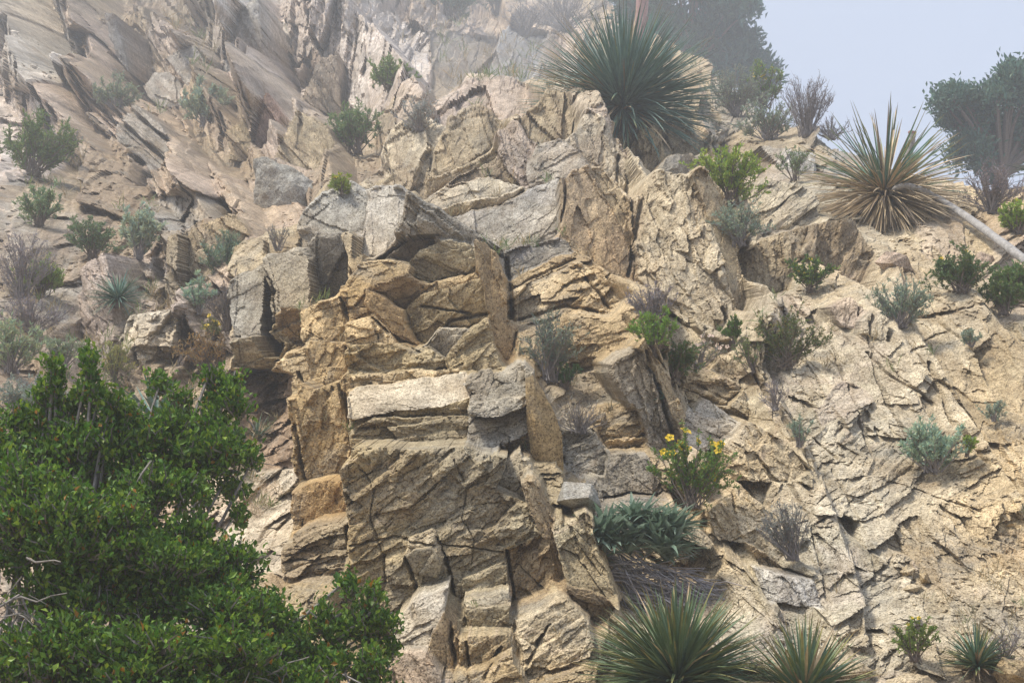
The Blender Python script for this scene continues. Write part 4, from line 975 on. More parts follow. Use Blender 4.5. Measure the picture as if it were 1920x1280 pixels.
# ---- shrubs -----------------------------------------------------------------
def shrub(px, py, wpx, hpx, label, col=(.09, .14, .04), stems=26, twigs=7, per=9, leaf=5.0, ratio=.22, bark=TWIG, lean=(0, -.25, 1), fl=0, flcol=(.75, .52, .03), flsize=6,
          seed=0, name='shrub', cat='shrub', spread=1.0, back=-.05, tipcol=None, group='shrubs growing on the rocks', wob=.18, droop=0.0, top=None, rad=1.0, up=.5):
    R = np.random.default_rng(seed + int(px) * 7 + int(py))
    per = int(round(per * 1.5)); leaf = leaf * 1.2; col = tuple(min(.5, c_ * 1.75) for c_ in col); wpx *= 1.12; hpx *= 1.12
    if tipcol is not None: tipcol = tuple(min(.5, c_ * 1.7) for c_ in tipcol)
    P, mp, d = surf(px, py, back)
    hw, hh = wpx * mp / 2, hpx * mp
    e = empty(name, P, label=label, cat=cat, group=group)
    ax = norm(np.array(lean, float))
    ang = R.uniform(0, 2 * np.pi, stems); rr = np.sqrt(R.uniform(0, 1, stems)) * spread
    tip = np.stack([np.cos(ang) * rr * hw, np.sin(ang) * rr * hw * .7, np.zeros(stems)], 1) + ax * hh * (np.sqrt(np.clip(1 - .75 * rr ** 2, .05, 1)) * R.uniform(.6, 1.02, stems))[:, None]
    tip[:, 2] -= droop * hh * rr
    root = R.normal(size=(stems, 3)) * np.array([.10, .06, .02]) * hw
    K = 6
    t = np.linspace(0, 1, K)
    paths = root[:, None] * (1 - t)[None, :, None] + tip[:, None] * t[None, :, None]
    paths[:, :, 2] += (hh * .12 * np.sin(t * np.pi))[None] * R.uniform(-.3, 1, (stems, 1))
    paths += np.cumsum(R.normal(size=(stems, K, 3)) * hw * wob * .12, 1) * t[None, :, None]
    r0 = max(.0022, .9 * mp) * rad
    V1, F1 = tubes(paths, r0 * (1.3 - .9 * t)[None].repeat(stems, 0) * R.uniform(.7, 1.5, (stems, 1)), 3)
    # twigs
    nt = stems * twigs
    si = np.repeat(np.arange(stems), twigs); ts = R.uniform(.3, .98, nt)
    f = ts * (K - 1); i0 = np.minimum(f.astype(int), K - 2); fr = (f - i0)[:, None]
    b0 = paths[si, i0] * (1 - fr) + paths[si, i0 + 1] * fr
    dirs = norm(norm(paths[si, i0 + 1] - paths[si, i0]) + R.normal(size=(nt, 3)) * .65 + np.array([0, -.05, up * .6]))
    tl = R.uniform(.10, .30, nt)[:, None] * min(hw, hh) * 1.1
    m1 = b0 + dirs * tl * .5 + R.normal(size=(nt, 3)) * .03 * tl; m2 = b0 + dirs * tl + np.array([0, 0, .08]) * tl
    tp = np.stack([b0, m1, m2], 1)
    V2, F2 = tubes(tp, r0 * .6 * np.array([[1, .8, .5]]).repeat(nt, 0), 3)
    link('stems', fast_mesh('stems', np.concatenate([V1, V2]), np.concatenate([F1, F2 + len(V1)]), bark), e)
    if per > 0:
        nl = nt * per
        k = np.repeat(np.arange(nt), per); u = R.uniform(.1, 1.05, nl)[:, None]
        lp = b0[k] * (1 - u) + m2[k] * u
        ld = norm(dirs[k] * .7 + R.normal(size=(nl, 3)) * .75 + np.array([0, -.1, up * .8]))
        c = jitcol(col, nl, R)
        if tipcol is not None:
            sel = R.random(nl) < .25
            c[sel] = jitcol(tipcol, int(sel.sum()), R)
        L = leaf * mp * R.uniform(.6, 1.3, nl)
        V, Fq, C = leaves(lp, ld, L, L * ratio, R, c)
        fo = link('foliage', fast_mesh('foliage', V, Fq, LEAF, C), e)
    if fl:
        sel = np.argsort(-(m2 @ np.array([0, -.5, 1.0])) + R.normal(size=nt) * hh * .35)[:fl]
        for q in sel:
            s = flsize * mp * R.uniform(.7, 1.2)
            a = np.arange(5) / 5 * 2 * np.pi + R.uniform(0, 6)
            nn = norm(np.array([R.normal() * .4, -1, .5 + R.normal() * .3])); uu = norm(np.cross(nn, [0, 0, 1])); vv = np.cross(nn, uu)
            Vp = []; Fp = []
            for kk, x in enumerate(a):
                dd = uu * math.cos(x) + vv * math.sin(x); ss = np.cross(nn, dd)
                o_ = len(Vp)
                Vp += [nn * 0, dd * s * .35 + ss * s * .22 + nn * s * .1, dd * s * .55 + nn * s * .05, dd * s * .35 - ss * s * .22 + nn * s * .1]
                Fp.append((o_, o_ + 1, o_ + 2, o_ + 3))
            fo = link('flower', fast_mesh('flower', np.array(Vp) + m2[q], np.array(Fp), LEAF, jitcol(flcol, len(Vp), R, .1, .03)), e)
    return e
# ---- the yuccas
yucca(1166, 216, 212, 290, 'largest yucca, a round blue-green rosette in the haze on the skyline', axis=(.08, -.8, 1), mats=(YB, YB, YG), dry=.08, polar=100, skirt=40, seed=3, wid=.0125, dry_side=(-1, -.2, .1), skirt_len=.8, minlen=.92, extra=650, back=-.25)
yucca(1655, 378, 180, 300, 'half-dead yucca with a straw-coloured skirt, beside the grey fallen stalk', axis=(.05, -1.0, .75), mats=(YG, YO), dry=.5, dry_below=True, polar=100, skirt=60, seed=4, wid=.0135, skirt_len=.9, extra=460, extra_mat=YD, back=-.6, minlen=.88)
yucca(1268, 1292, 200, 290, 'big olive-green yucca at the bottom edge below the dead twigs', axis=(.02, -.42, 1), mats=(YO, YO, YG), dry=.06, polar=97, skirt=26, seed=5, wid=.0185, minlen=.92, extra=420, back=-.1)
yucca(1505, 1322, 165, 190, 'middle-sized yucca at the bottom edge with yellow-tipped blades', axis=(.1, -.3, 1), mats=(YO, YG), dry=.25, polar=84, skirt=24, seed=6, wid=.024, extra=80, back=-.05)
yucca(1832, 1256, 90, 110, 'small yucca in the bottom right corner beside pale stones', axis=(.05, -.25, 1), mats=(YG, YO), dry=.16, polar=86, skirt=30, seed=7, wid=.03, extra=50, back=-.04)
yucca(222, 566, 70, 130, 'small dark green yucca against the pale rock pillar on the slope', axis=(0, -.55, 1), mats=(YG, YG, YB), dry=.0, polar=105, skirt=0, seed=8, wid=.022)
yucca(292, 800, 118, 44, 'blue-green yucca fan half hidden behind the oak scrub', axis=(0, -.2, 1), mats=(YB,), dry=.03, polar=78, skirt=0, seed=9, wid=.034)
yucca(1968, 335, 92, 60, 'yucca cut off by the right edge of the view', axis=(0, -.3, 1), mats=(YB, YG), dry=.05, polar=92, skirt=0, seed=10, wid=.022)
yucca(1247, 748, 26, 26, 'tiny grey-green rosette in the crack right of the pointed slab', axis=(0, -.4, 1), mats=(YB,), dry=0, polar=90, seed=11, wid=.06)
yucca(484, 826, 56, 60, 'thin-bladed tuft in the brown gully beside the buttress', axis=(-.15, -.3, 1), mats=(YG,), dry=.05, polar=80, seed=12, wid=.018)

# ---- shrubs: name what each one is beside
GREEN = (.085, .15, .035); BRIGHT = (.15, .21, .04); DKG = (.05, .085, .03); GREYG = (.17, .21, .16); SAGE = (.21, .28, .21); PURP = (.16, .14, .15)
shrub(1360, 392, 150, 120, 'bright green bush in the notch right of the rock rib', BRIGHT, 40, 8, 11, 6, .22, fl=0, tipcol=(.22, .27, .05), up=.9)
shrub(1388, 462, 100, 80, 'pale grey bush hanging below the bright green bush in the notch', GREYG, 30, 7, 7, 6, .14, bark=GTWIG, up=.4)
shrub(1517, 548, 96, 66, 'dark green bush with yellow flowers under the brown rock knob', DKG, 26, 7, 10, 5.5, .22, fl=6, flsize=8, tipcol=BRIGHT)
shrub(1475, 690, 140, 100, 'olive bush on bare rock right of the small upright tuft', (.075, .10, .035), 34, 8, 10, 5, .2, tipcol=(.15, .13, .05), spread=1.05)
shrub(1296, 952, 150, 130, 'green bush with large yellow flowers above the grey-leaved thistle', GREEN, 40, 8, 12, 6, .2, fl=14, flsize=20, tipcol=(.14, .15, .04), up=.7, back=-.3)
shrub(1262, 718, 110, 84, 'dense dark green bush in the gully under the pink flower heads', (.06, .10, .03), 36, 8, 11, 5, .22, tipcol=(.12, .10, .04))
shrub(1230, 668, 90, 90, 'upright bright green stems at the head of the gully', (.12, .19, .04), 24, 6, 11, 7, .16, up=1.1)
shrub(1222, 612, 100, 84, 'dark dead twig bush below the orange slab', PURP, 46, 9, 2, 4, .2, bark=GTWIG, spread=1.0)
shrub(1310, 690, 90, 56, 'sprawling shrub with pinkish white flower heads', (.14, .15, .10), 20, 6, 4, 4, .2, bark=GTWIG, fl=26, flcol=(.72, .56, .48), flsize=8)
shrub(1372, 648, 44, 60, 'narrow green tuft growing from a crack beside the rib foot', (.07, .12, .03), 16, 6, 10, 6, .14, fl=2, flsize=6, up=1.2)
shrub(1410, 700, 70, 80, 'wispy thin-stemmed plant left of the olive bush', (.10, .13, .05), 14, 6, 5, 5, .15, up=1.0)
shrub(1690, 614, 110, 84, 'grey sage bush on the cliff below the half-dead yucca', GREYG, 34, 8, 8, 6, .15, bark=GTWIG, up=.8)
shrub(1752, 886, 120, 86, 'pale sage bush standing on a single dark stem', SAGE, 30, 7, 10, 8, .14, bark=GTWIG, up=.9)
shrub(1812, 856, 40, 36, 'small yellow-green sprig beside the single-stemmed sage', BRIGHT, 10, 5, 8, 5, .2)
shrub(1486, 1050, 96, 110, 'fluffy dark grey dead bush in the diagonal crack', (.13, .14, .13), 50, 10, 4, 5, .1, bark=GTWIG, lean=(-.25, -.4, 1), spread=.95)
shrub(1716, 1240, 96, 76, 'small green shrub with yellow flowers between the bottom yuccas', (.11, .15, .04), 22, 6, 9, 6, .2, fl=4, flsize=8, bark=TWIG)
shrub(1032, 716, 130, 120, 'large grey twiggy bush right of the buttress shoulder', (.13, .155, .12), 46, 9, 5, 6, .14, bark=GTWIG, up=.6, spread=1.05)
shrub(1062, 730, 60, 50, 'low green sprig at the foot of the large grey bush', (.06, .11, .04), 14, 6, 9, 5, .2)
shrub(1090, 812, 110, 56, 'dry straw-grey grass tuft on the ledge beside the tan flake', (.25, .21, .15), 40, 6, 2, 6, .08, bark=GTWIG, up=.6)
shrub(1500, 838, 50, 56, 'thin grey sprigs at the top of the long joint', GREYG, 14, 6, 6, 6, .12, bark=GTWIG, up=1.1)
shrub(1455, 770, 60, 60, 'tangle of grey twigs in the crack above the long joint', PURP, 22, 7, 1, 4, .1, bark=GTWIG)
shrub(730, 172, 86, 56, 'green bush on the pale pink rock face in the haze', (.12, .17, .06), 30, 8, 9, 5, .2, bark=TWIG)
shrub(668, 290, 110, 90, 'feathery green bush left of the cream dome', (.10, .15, .06), 34, 8, 9, 7, .14, up=.7)
shrub(788, 246, 90, 60, 'low silver-grey shrub on the left shoulder of the dome', (.22, .22, .2), 34, 8, 4, 5, .16, bark=GTWIG)
shrub(385, 240, 80, 84, 'pale silver-leaved shrub under the grey slabs', (.20, .24, .18), 26, 7, 8, 9, .16, bark=GTWIG, up=1.0)
shrub(216, 206, 90, 56, 'grey-green shrub beside the white rubble', (.16, .19, .13), 28, 7, 7, 6, .16, bark=GTWIG)
shrub(60, 330, 150, 100, 'long low green shrub along the dark gully at left', (.10, .14, .05), 40, 8, 9, 7, .18, lean=(.2, -.3, 1))
shrub(110, 310, 90, 70, 'brown-grey twig bush beside the long low green shrub', (.15, .14, .11), 32, 8, 4, 5, .14, bark=GTWIG)
shrub(74, 424, 90, 70, 'small green-grey shrub on the orange-brown soil', (.14, .19, .10), 26, 7, 8, 6, .18)
shrub(262, 488, 90, 96, 'silver-leaved shrub above the small dark yucca', (.23, .27, .2), 26, 7, 8, 9, .18, bark=GTWIG, up=1.0)
shrub(172, 486, 96, 70, 'dull green shrub between soil and silver-leaved shrub', (.11, .15, .08), 30, 7, 8, 6, .18)
shrub(76, 556, 110, 56, 'yellow-green feathery shrub over dark twigs at left', (.15, .20, .05), 32, 8, 10, 6, .16, up=1.0)
shrub(40, 560, 130, 110, 'purple-grey dead brush at the left edge', PURP, 50, 9, 2, 5, .14, bark=GTWIG)
shrub(60, 625, 140, 60, 'purple-grey dead brush below the yellow-green shrub', PURP, 46, 9, 2, 5, .14, bark=GTWIG)
shrub(420, 540, 84, 100, 'bushy grey-green shrub left of the leaning grey block', (.12, .16, .11), 44, 9, 8, 8, .1, bark=GTWIG, up=1.0)
shrub(424, 620, 90, 90, 'dark dead undergrowth below the bushy grey-green shrub', (.10, .09, .09), 46, 9, 2, 5, .14, bark=TWIG)
shrub(372, 590, 60, 70, 'pale sage sprigs left of the dark dead undergrowth', SAGE, 14, 6, 7, 8, .16, bark=GTWIG, up=1.0)
shrub(402, 640, 80, 36, 'low plant with a row of yellow flowers by the leaning block', (.14, .15, .06), 18, 5, 5, 5, .2, fl=12, flsize=9)
shrub(640, 366, 44, 40, 'small yellow-flowered plant on the crest of the buttress', (.16, .20, .04), 14, 5, 8, 6, .2, fl=5, flsize=8)
shrub(20, 700, 130, 90, 'grassy sage clump above the oak at the left edge', (.20, .24, .15), 40, 7, 7, 8, .12, bark=GTWIG, up=1.1)
shrub(120, 690, 80, 60, 'sparse grey-green herbs on the pale rubble', (.17, .2, .13), 20, 6, 6, 7, .14, bark=GTWIG, up=1.0)
shrub(40, 790, 150, 70, 'low grey bush just above the oak leaves at left', (.16, .19, .16), 40, 8, 7, 7, .14, bark=GTWIG)
shrub(215, 715, 60, 70, 'yellowish rush tuft behind the oak sprig', (.19, .19, .07), 24, 5, 6, 9, .08, up=1.2)
shrub(390, 700, 120, 60, 'rusty dry shrub between pale rock and oak', (.22, .15, .07), 34, 8, 5, 6, .14)
shrub(845, 40, 110, 80, 'grey-green bush on the hazy skyline rocks', (.10, .13, .09), 34, 8, 8, 6, .18)
shrub(930, 30, 120, 90, 'dark bush on the hazy skyline left of the brown slope', (.08, .10, .08), 36, 8, 8, 6, .18)
shrub(985, 70, 90, 60, 'pale bare twigs on the skyline rocks', (.25, .24, .22), 36, 9, 1, 4, .1, bark=GTWIG)
shrub(1060, 60, 160, 80, 'long pale bare brush left of the largest yucca', (.22, .2, .18), 60, 10, 1, 5, .1, bark=GTWIG)
shrub(1380, 220, 120, 84, 'grey brush on the ridge below the dark tree', (.15, .17, .13), 44, 9, 6, 5, .16, bark=GTWIG)
shrub(1432, 205, 80, 90, 'ridge bush with scattered yellow flowers', (.12, .17, .05), 26, 7, 9, 6, .18, fl=14, flsize=8, up=.8)
shrub(1440, 262, 110, 64, 'low grey-green mat below the yellow-flowered ridge bush', (.16, .19, .14), 36, 8, 7, 5, .18, bark=GTWIG)
shrub(1512, 256, 110, 110, 'bare grey twig bush against the sky', PURP, 70, 11, 1, 4, .1, bark=GTWIG, up=1.0, spread=.9, rad=.8)
shrub(1560, 262, 70, 40, 'small bare twigs on the skyline right of the twig bush', PURP, 26, 7, 1, 4, .1, bark=GTWIG)
shrub(1490, 340, 70, 60, 'wispy green herb on the white rock lump', (.12, .16, .08), 18, 6, 6, 6, .12, up=1.1)
shrub(1912, 440, 80, 60, 'yellow-green flowering bush at the right edge above the stalk', BRIGHT, 28, 7, 10, 6, .2, fl=7, flsize=8)
shrub(1860, 400, 130, 84, 'purple-grey brush behind the fallen stalk', PURP, 54, 10, 3, 5, .14, bark=GTWIG)
shrub(1800, 548, 120, 66, 'dark green bush on the ledge under the fallen stalk', (.07, .105, .04), 34, 8, 9, 6, .2, fl=4, flsize=7)
shrub(1886, 590, 90, 74, 'green bush at the right edge under the pinkish rocks', (.08, .12, .04), 30, 8, 9, 6, .2)
shrub(1905, 548, 90, 46, 'leafy green bush under the lower end of the fallen stalk', (.08, .13, .04), 32, 8, 9, 6, .2)
shrub(1822, 650, 40, 30, 'scrap of grey brush on the far right face', GREYG, 14, 6, 5, 5, .14, bark=GTWIG)
shrub(1865, 790, 50, 40, 'faint grey brush low on the far right face', GREYG, 16, 6, 5, 5, .14, bark=GTWIG)
shrub(520, 470, 50, 50, 'dry twigs behind the grey speckled boulder', (.2, .18, .14), 22, 7, 2, 5, .1, bark=GTWIG)
shrub(1885, 1240, 90, 60, 'grey dead sticks in the bottom right corner', PURP, 26, 7, 1, 4, .1, bark=GTWIG)

# ---- thistle-like clump with broad grey-green leaves, each leaf a part
def thistle(px, py, wpx, hpx, label):
    R = np.random.default_rng(77)
    P, mp, d = surf(px, py, -.3)
    e = empty('thistle', P, label=label, cat='thistle')
    # shared leaf: lance-shaped, toothed, folded along the midrib
    t = np.linspace(0, 1, 9); w = .075 * np.sin(np.pi * t ** .75) * (1 + .25 * (np.arange(9) % 2)); w[-1] = .004
    vs = []
    for bend in (.15, .35, .6):
        V = []
        for k in range(9):
            y = -bend * t[k] ** 2; V += [(-w[k], y + .3 * w[k], t[k]), (0, y, t[k]), (w[k], y + .3 * w[k], t[k])]
        Fq = []
        for k in range(8):
            a = 3 * k; Fq += [(a, a + 1, a + 4, a + 3), (a + 1, a + 2, a + 5, a + 4)]
        for c in ((.19, .27, .20), (.25, .33, .26), (.15, .22, .16)):
            vs.append(fast_mesh('broad_leaf', np.array(V), np.array(Fq), LEAF, np.tile(np.array(c), (27, 1))))
    heads = [(R.uniform(-.5, .5) * wpx, R.uniform(.0, 1) * hpx) for _ in range(44)]
    for hx, hy in heads:
        c = np.array([hx * mp, -.06 - .1 * R.random(), (hy - .15 * abs(hx) / 1) * mp * .8])
        for k in range(14):
            th = k * 2.4 + R.normal() * .2; el = R.uniform(.1, 1.25)
            dr = norm(np.array([math.cos(th) * math.cos(el), math.sin(th) * math.cos(el) - .15, math.sin(el)]))
            yv = norm(np.cross(dr, np.cross([0, 0, 1.0], dr))); xv = np.cross(yv, dr); L = R.uniform(42, 74) * mp
            o = bpy.data.objects.new('leaf', vs[int(R.integers(len(vs)))])
            M = Matrix([[xv[i] * L, yv[i] * L, dr[i] * L, c[i]] for i in range(3)] + [[0, 0, 0, 1]])
            o.parent = e; o.matrix_local = M; COL.objects.link(o)
    return e
thistle(1192, 1054, 170, 92, 'clump of broad grey-green toothed leaves above the dead twig mat')
# dead twig mat spilling down behind the big bottom yucca
STALK2 = bark_material('bleached_twig', (.26, .24, .25), (.52, .48, .49), 50)
def twig_mat():
    R = np.random.default_rng(5)
    P, mp, d = surf(1235, 1090, -.12)
    e = empty('twig_mat', P, label='mat of dead purple-grey twigs above the big olive-green yucca', cat='dead twigs')
    n = 360
    s = np.stack([R.uniform(-110, 90, n), R.uniform(-70, 25, n)], 1)
    paths = []
    for x, y in s:
        a = math.radians(R.normal(-28, 22)); L = R.uniform(40, 130) * mp
        p0 = np.array([x * mp, -.10 * R.random() - .02 - .0015 * 0, (y - .35 * x) * mp])
        dr = np.array([math.cos(a), R.normal() * .15, math.sin(a)])
        pts = [p0 + dr * L * u + np.array([0, -.03 * math.sin(u * 3.1), -.06 * L * u * u]) + R.normal(size=3) * .004 for u in np.linspace(0, 1, 5)]
        paths.append(pts)
    paths = np.array(paths)
    V, Fq = tubes(paths, (.0028 + .0022 * R.random((n, 1))) * np.array([[1, .9, .8, .7, .4]]), 3)
    o = link('twigs', fast_mesh('twigs', V, Fq, STALK2), e); o['kind'] = 'stuff'
twig_mat()

# ---- stalks
def stalk(pts, radii, name, label, mat, cat, tip=None, k=9, group=None):
    P0 = np.array(pts[0])
    e = empty(name, P0, label=label, cat=cat, group=group)
    P = np.array(pts) - P0
    t = np.linspace(0, 1, len(P)); tt = np.linspace(0, 1, 28)
    Pc = np.stack([np.interp(tt, t, P[:, i]) for i in range(3)], 1)
    for _ in range(3): Pc[1:-1] = .25 * Pc[:-2] + .5 * Pc[1:-1] + .25 * Pc[2:]
    R = np.random.default_rng(3)
    rr = np.interp(tt, t, radii) * R.uniform(.9, 1.1, 28)
    V, Fq = tubes(Pc[None], rr[None], k)
    link('stem', fast_mesh('stem', V, Fq, mat, smooth=True), e)
    if tip is not None:
        V, Fq = tubes(Pc[None, -4:] + np.array([0, 0, .004]), np.array([[1.12, 1.15, 1.1, .2]]) * rr[-1], k)
        link('tip', fast_mesh('tip', V, Fq, tip), e)
    # leaf scars
    for q in range(0, 26, 2):
        dr = norm(Pc[q + 1] - Pc[q]); th = q * 2.4; u = norm(np.cross(dr, [0.1, .3, 1])); v = np.cross(dr, u); o_ = u * math.cos(th) + v * math.sin(th)
        b = Pc[q] + o_ * rr[q] * .92; s = np.cross(dr, o_)
        Vs = np.array([b - s * rr[q] * .3, b + s * rr[q] * .3, b + dr * rr[q] * .9 + o_ * rr[q] * .12, b + dr * rr[q] * .2 + o_ * rr[q] * .16])
        link('leaf_scar', fast_mesh('leaf_scar', Vs, np.array([(0, 1, 2), (0, 3, 1), (1, 3, 2), (2, 3, 0)]), mat), e)
    return e
def at(px, py, d):
    tx, ty = T(px, py); return W(np.array(tx * d), np.array(ty * d), np.array(d))
_, mpy, dy = surf(1660, 390)
def over(px, py, f):
    return at(px, py, surf(px, py)[2] - f)
stalk([at(1670, 362, dy - .5), at(1684, 348, dy - .62), at(1712, 348, dy - .68), over(1760, 372, .6), over(1820, 411, .6), over(1880, 456, .6), over(1935, 498, .5), over(2030, 572, .1), over(2060, 600, -.1)],
      [3 * mpy, 5.5 * mpy, 6 * mpy, 6.3 * mpy, 6.6 * mpy, 7 * mpy, 7.3 * mpy, 7.6 * mpy, 7.6 * mpy], 'fallen_stalk', 'weathered grey flower stalk bent over from the half-dead yucca', STALK, 'dead stalk')
_, mt, dt = surf(1190, 110)
stalk([at(1204, 75, dt + .6), at(1203, 30, dt + .6), at(1207, -40, dt + .6), at(1206, -160, dt + .6)], [13 * mt, 12 * mt, 12 * mt, 9 * mt], 'flower_stalk', 'thick reddish flower stalk rising behind the largest yucca', REDSTALK, 'flower stalk')
stalk([at(1700, 330, dy + .9), at(1704, 290, dy + .9), at(1709, 262, dy + .9), at(1711, 246, dy + .9)], [9 * mpy, 8.5 * mpy, 8 * mpy, 7 * mpy], 'broken_stalk', 'short broken stalk with a red top behind the half-dead yucca', STALK, 'dead stalk', tip=REDSTALK)

# ---- loose stones
def stone(front, ridge, label, tintc, thick=.3, fwd=.1, name='boulder', seed=1, cuts=5, rough=1.0, ridge_f=.12, group='loose stones'):
    """front outline and nearer ridge points (picture positions on the rock), pushed back to a closed body"""
    import bmesh
    from mathutils import noise
    F_ = np.array(front, float); cx, cy = F_.mean(0)
    _, mp, d = surf(cx, cy); d0 = d - fwd
    pts = []
    for x, y in front:
        pts.append(at(x, y, d0)); 
        pts.append(at(cx + (x - cx) * .8, cy + (y - cy) * .8, d0 + thick))
    for r in ridge:
        pts.append(at(r[0], r[1], d0 - (r[2] if len(r) > 2 else ridge_f)))
    pts = np.array(pts); c0 = pts.mean(0)
    bm = bmesh.new()
    for q in pts - c0: bm.verts.new(q)
    bmesh.ops.convex_hull(bm, input=bm.verts)
    for v in [v for v in bm.verts if not v.link_faces]: bm.verts.remove(v)
    size = float(np.ptp(pts, 0).max())
    for it in range(cuts):
        es = [e_ for e_ in bm.edges if e_.calc_length() > size * (.5 ** (it + 1))]
        bmesh.ops.subdivide_edges(bm, edges=es, cuts=1)
        bmesh.ops.triangulate(bm, faces=[f for f in bm.faces if len(f.verts) > 4])
    bm.normal_update()
    mv = []
    for v in bm.verts:
        q = v.co / size
        n1 = noise.noise(q * 4 + Vector((seed, 0, 0))); n2 = noise.noise(q * 11 + Vector((0, seed, 0))); n3 = noise.noise(q * 30)
        mv.append(v.co + v.normal * size * rough * (.030 * n1 + .018 * n2 + .008 * n3))
    for v, q in zip(bm.verts, mv): v.co = q
    me = bpy.data.meshes.new(name); bm.to_mesh(me); bm.free()
    at_ = me.color_attributes.new('tint', 'FLOAT_COLOR', 'POINT')
    at_.data.foreach_set('color', np.tile(np.array([*(np.array(tintc) * .82), 1.0], np.float32), len(me.vertices)))
    me.materials.append(ROCK)
    o = link(name, me, None, c0)
    tag(o, label, 'boulder' if name == 'boulder' else 'stone', group)
    return o
stone([(475, 299), (500, 295), (564, 324), (631, 369), (583, 410), (558, 426), (497, 450), (477, 441)], [(531, 322, .05), (552, 347, .18), (578, 392, .16), (500, 360, .12), (500, 430, .12)], 'grey speckled granite boulder with a dark right side, perched left of the buttress crest', GRAN, .5, .25, seed=2)
stone([(986, 709), (1000, 703), (1012, 731), (1036, 764), (1052, 815), (1057, 875), (1042, 947), (1014, 903), (997, 855), (988, 791)], [(1004, 790, .05)], 'upright tan flake leaning on the right side of the buttress', (.47, .345, .18), .16, .28, 'rock_flake', seed=3, rough=.35)
stone([(1044, 940), (1056, 903), (1110, 906), (1122, 922), (1127, 950), (1104, 966), (1078, 950)], [(1058, 936, .16), (1104, 932, .16)], 'grey square-cut block beside the foot of the tan flake', GRAN, .3, .15, seed=4, rough=.7)
stone([(556, 430), (568, 420), (582, 425), (584, 438), (566, 441)], [(568, 430, .05)], 'small pinkish white stone lying under the granite boulder', WHITE, .08, .05, 'stone', seed=5, cuts=4)
stone([(1166, 234), (1174, 214), (1198, 208), (1222, 220), (1224, 240), (1190, 248)], [(1196, 226, .1)], 'rounded brown boulder under the largest yucca', BROWN, .3, .1, seed=6)
stone([(1686, 1072), (1700, 1058), (1718, 1066), (1716, 1082), (1696, 1086)], [(1702, 1072, .05)], 'pale angular stone, upper of three lodged on the cliff', CREAM, .08, .03, 'stone', seed=7, cuts=4)
stone([(1722, 1074), (1738, 1072), (1744, 1092), (1728, 1094)], [(1732, 1084, .05)], 'tan wedge stone beside the pale angular stone', TAN, .08, .03, 'stone', seed=8, cuts=4)
stone([(1684, 1106), (1710, 1094), (1730, 1098), (1716, 1112), (1694, 1114)], [(1706, 1104, .05)], 'flat pale stone below the tan wedge stone', CREAM, .08, .03, 'stone', seed=9, cuts=4)
stone([(680, 362), (712, 338), (738, 326), (744, 334), (716, 350), (692, 368)], [(712, 348, .04)], 'thin cream slab leaning over the gap behind the buttress crest', CREAM, .12, .15, 'rock_flake', seed=10, rough=.5)
stone([(1640, 492), (1660, 470), (1700, 478), (1712, 508), (1670, 518)], [(1672, 494, .08)], 'rounded pinkish stone at the edge of the straw-coloured skirt', PINK, .2, .05, seed=11)
stone([(1820, 500), (1836, 472), (1862, 478), (1872, 510), (1842, 524)], [(1846, 496, .08)], 'pinkish lump of rock between the bushes under the fallen stalk', PINK, .2, .08, seed=12)
stone([(1862, 552), (1880, 530), (1910, 540), (1918, 568), (1880, 572)], [(1888, 552, .08)], 'pinkish boulder at the right edge below the leafy green bush', PINK, .2, .08, seed=13)
stone([(1500, 1265), (1540, 1240), (1600, 1238), (1640, 1256), (1600, 1285), (1530, 1288)], [(1570, 1262, .08)], 'pale flat rock between the middle-sized yucca and small green shrub', CREAM, .2, .06, seed=14)
stone([(1650, 1280), (1690, 1262), (1740, 1266), (1770, 1290), (1700, 1310)], [(1710, 1282, .08)], 'rounded cream boulder cut by the bottom edge', CREAM, .2, .06, seed=15)
stone([(1862, 1262), (1880, 1232), (1930, 1240), (1960, 1290), (1880, 1300)], [(1900, 1262, .08)], 'tan boulder in the bottom right corner', TAN, .2, .06, seed=16)
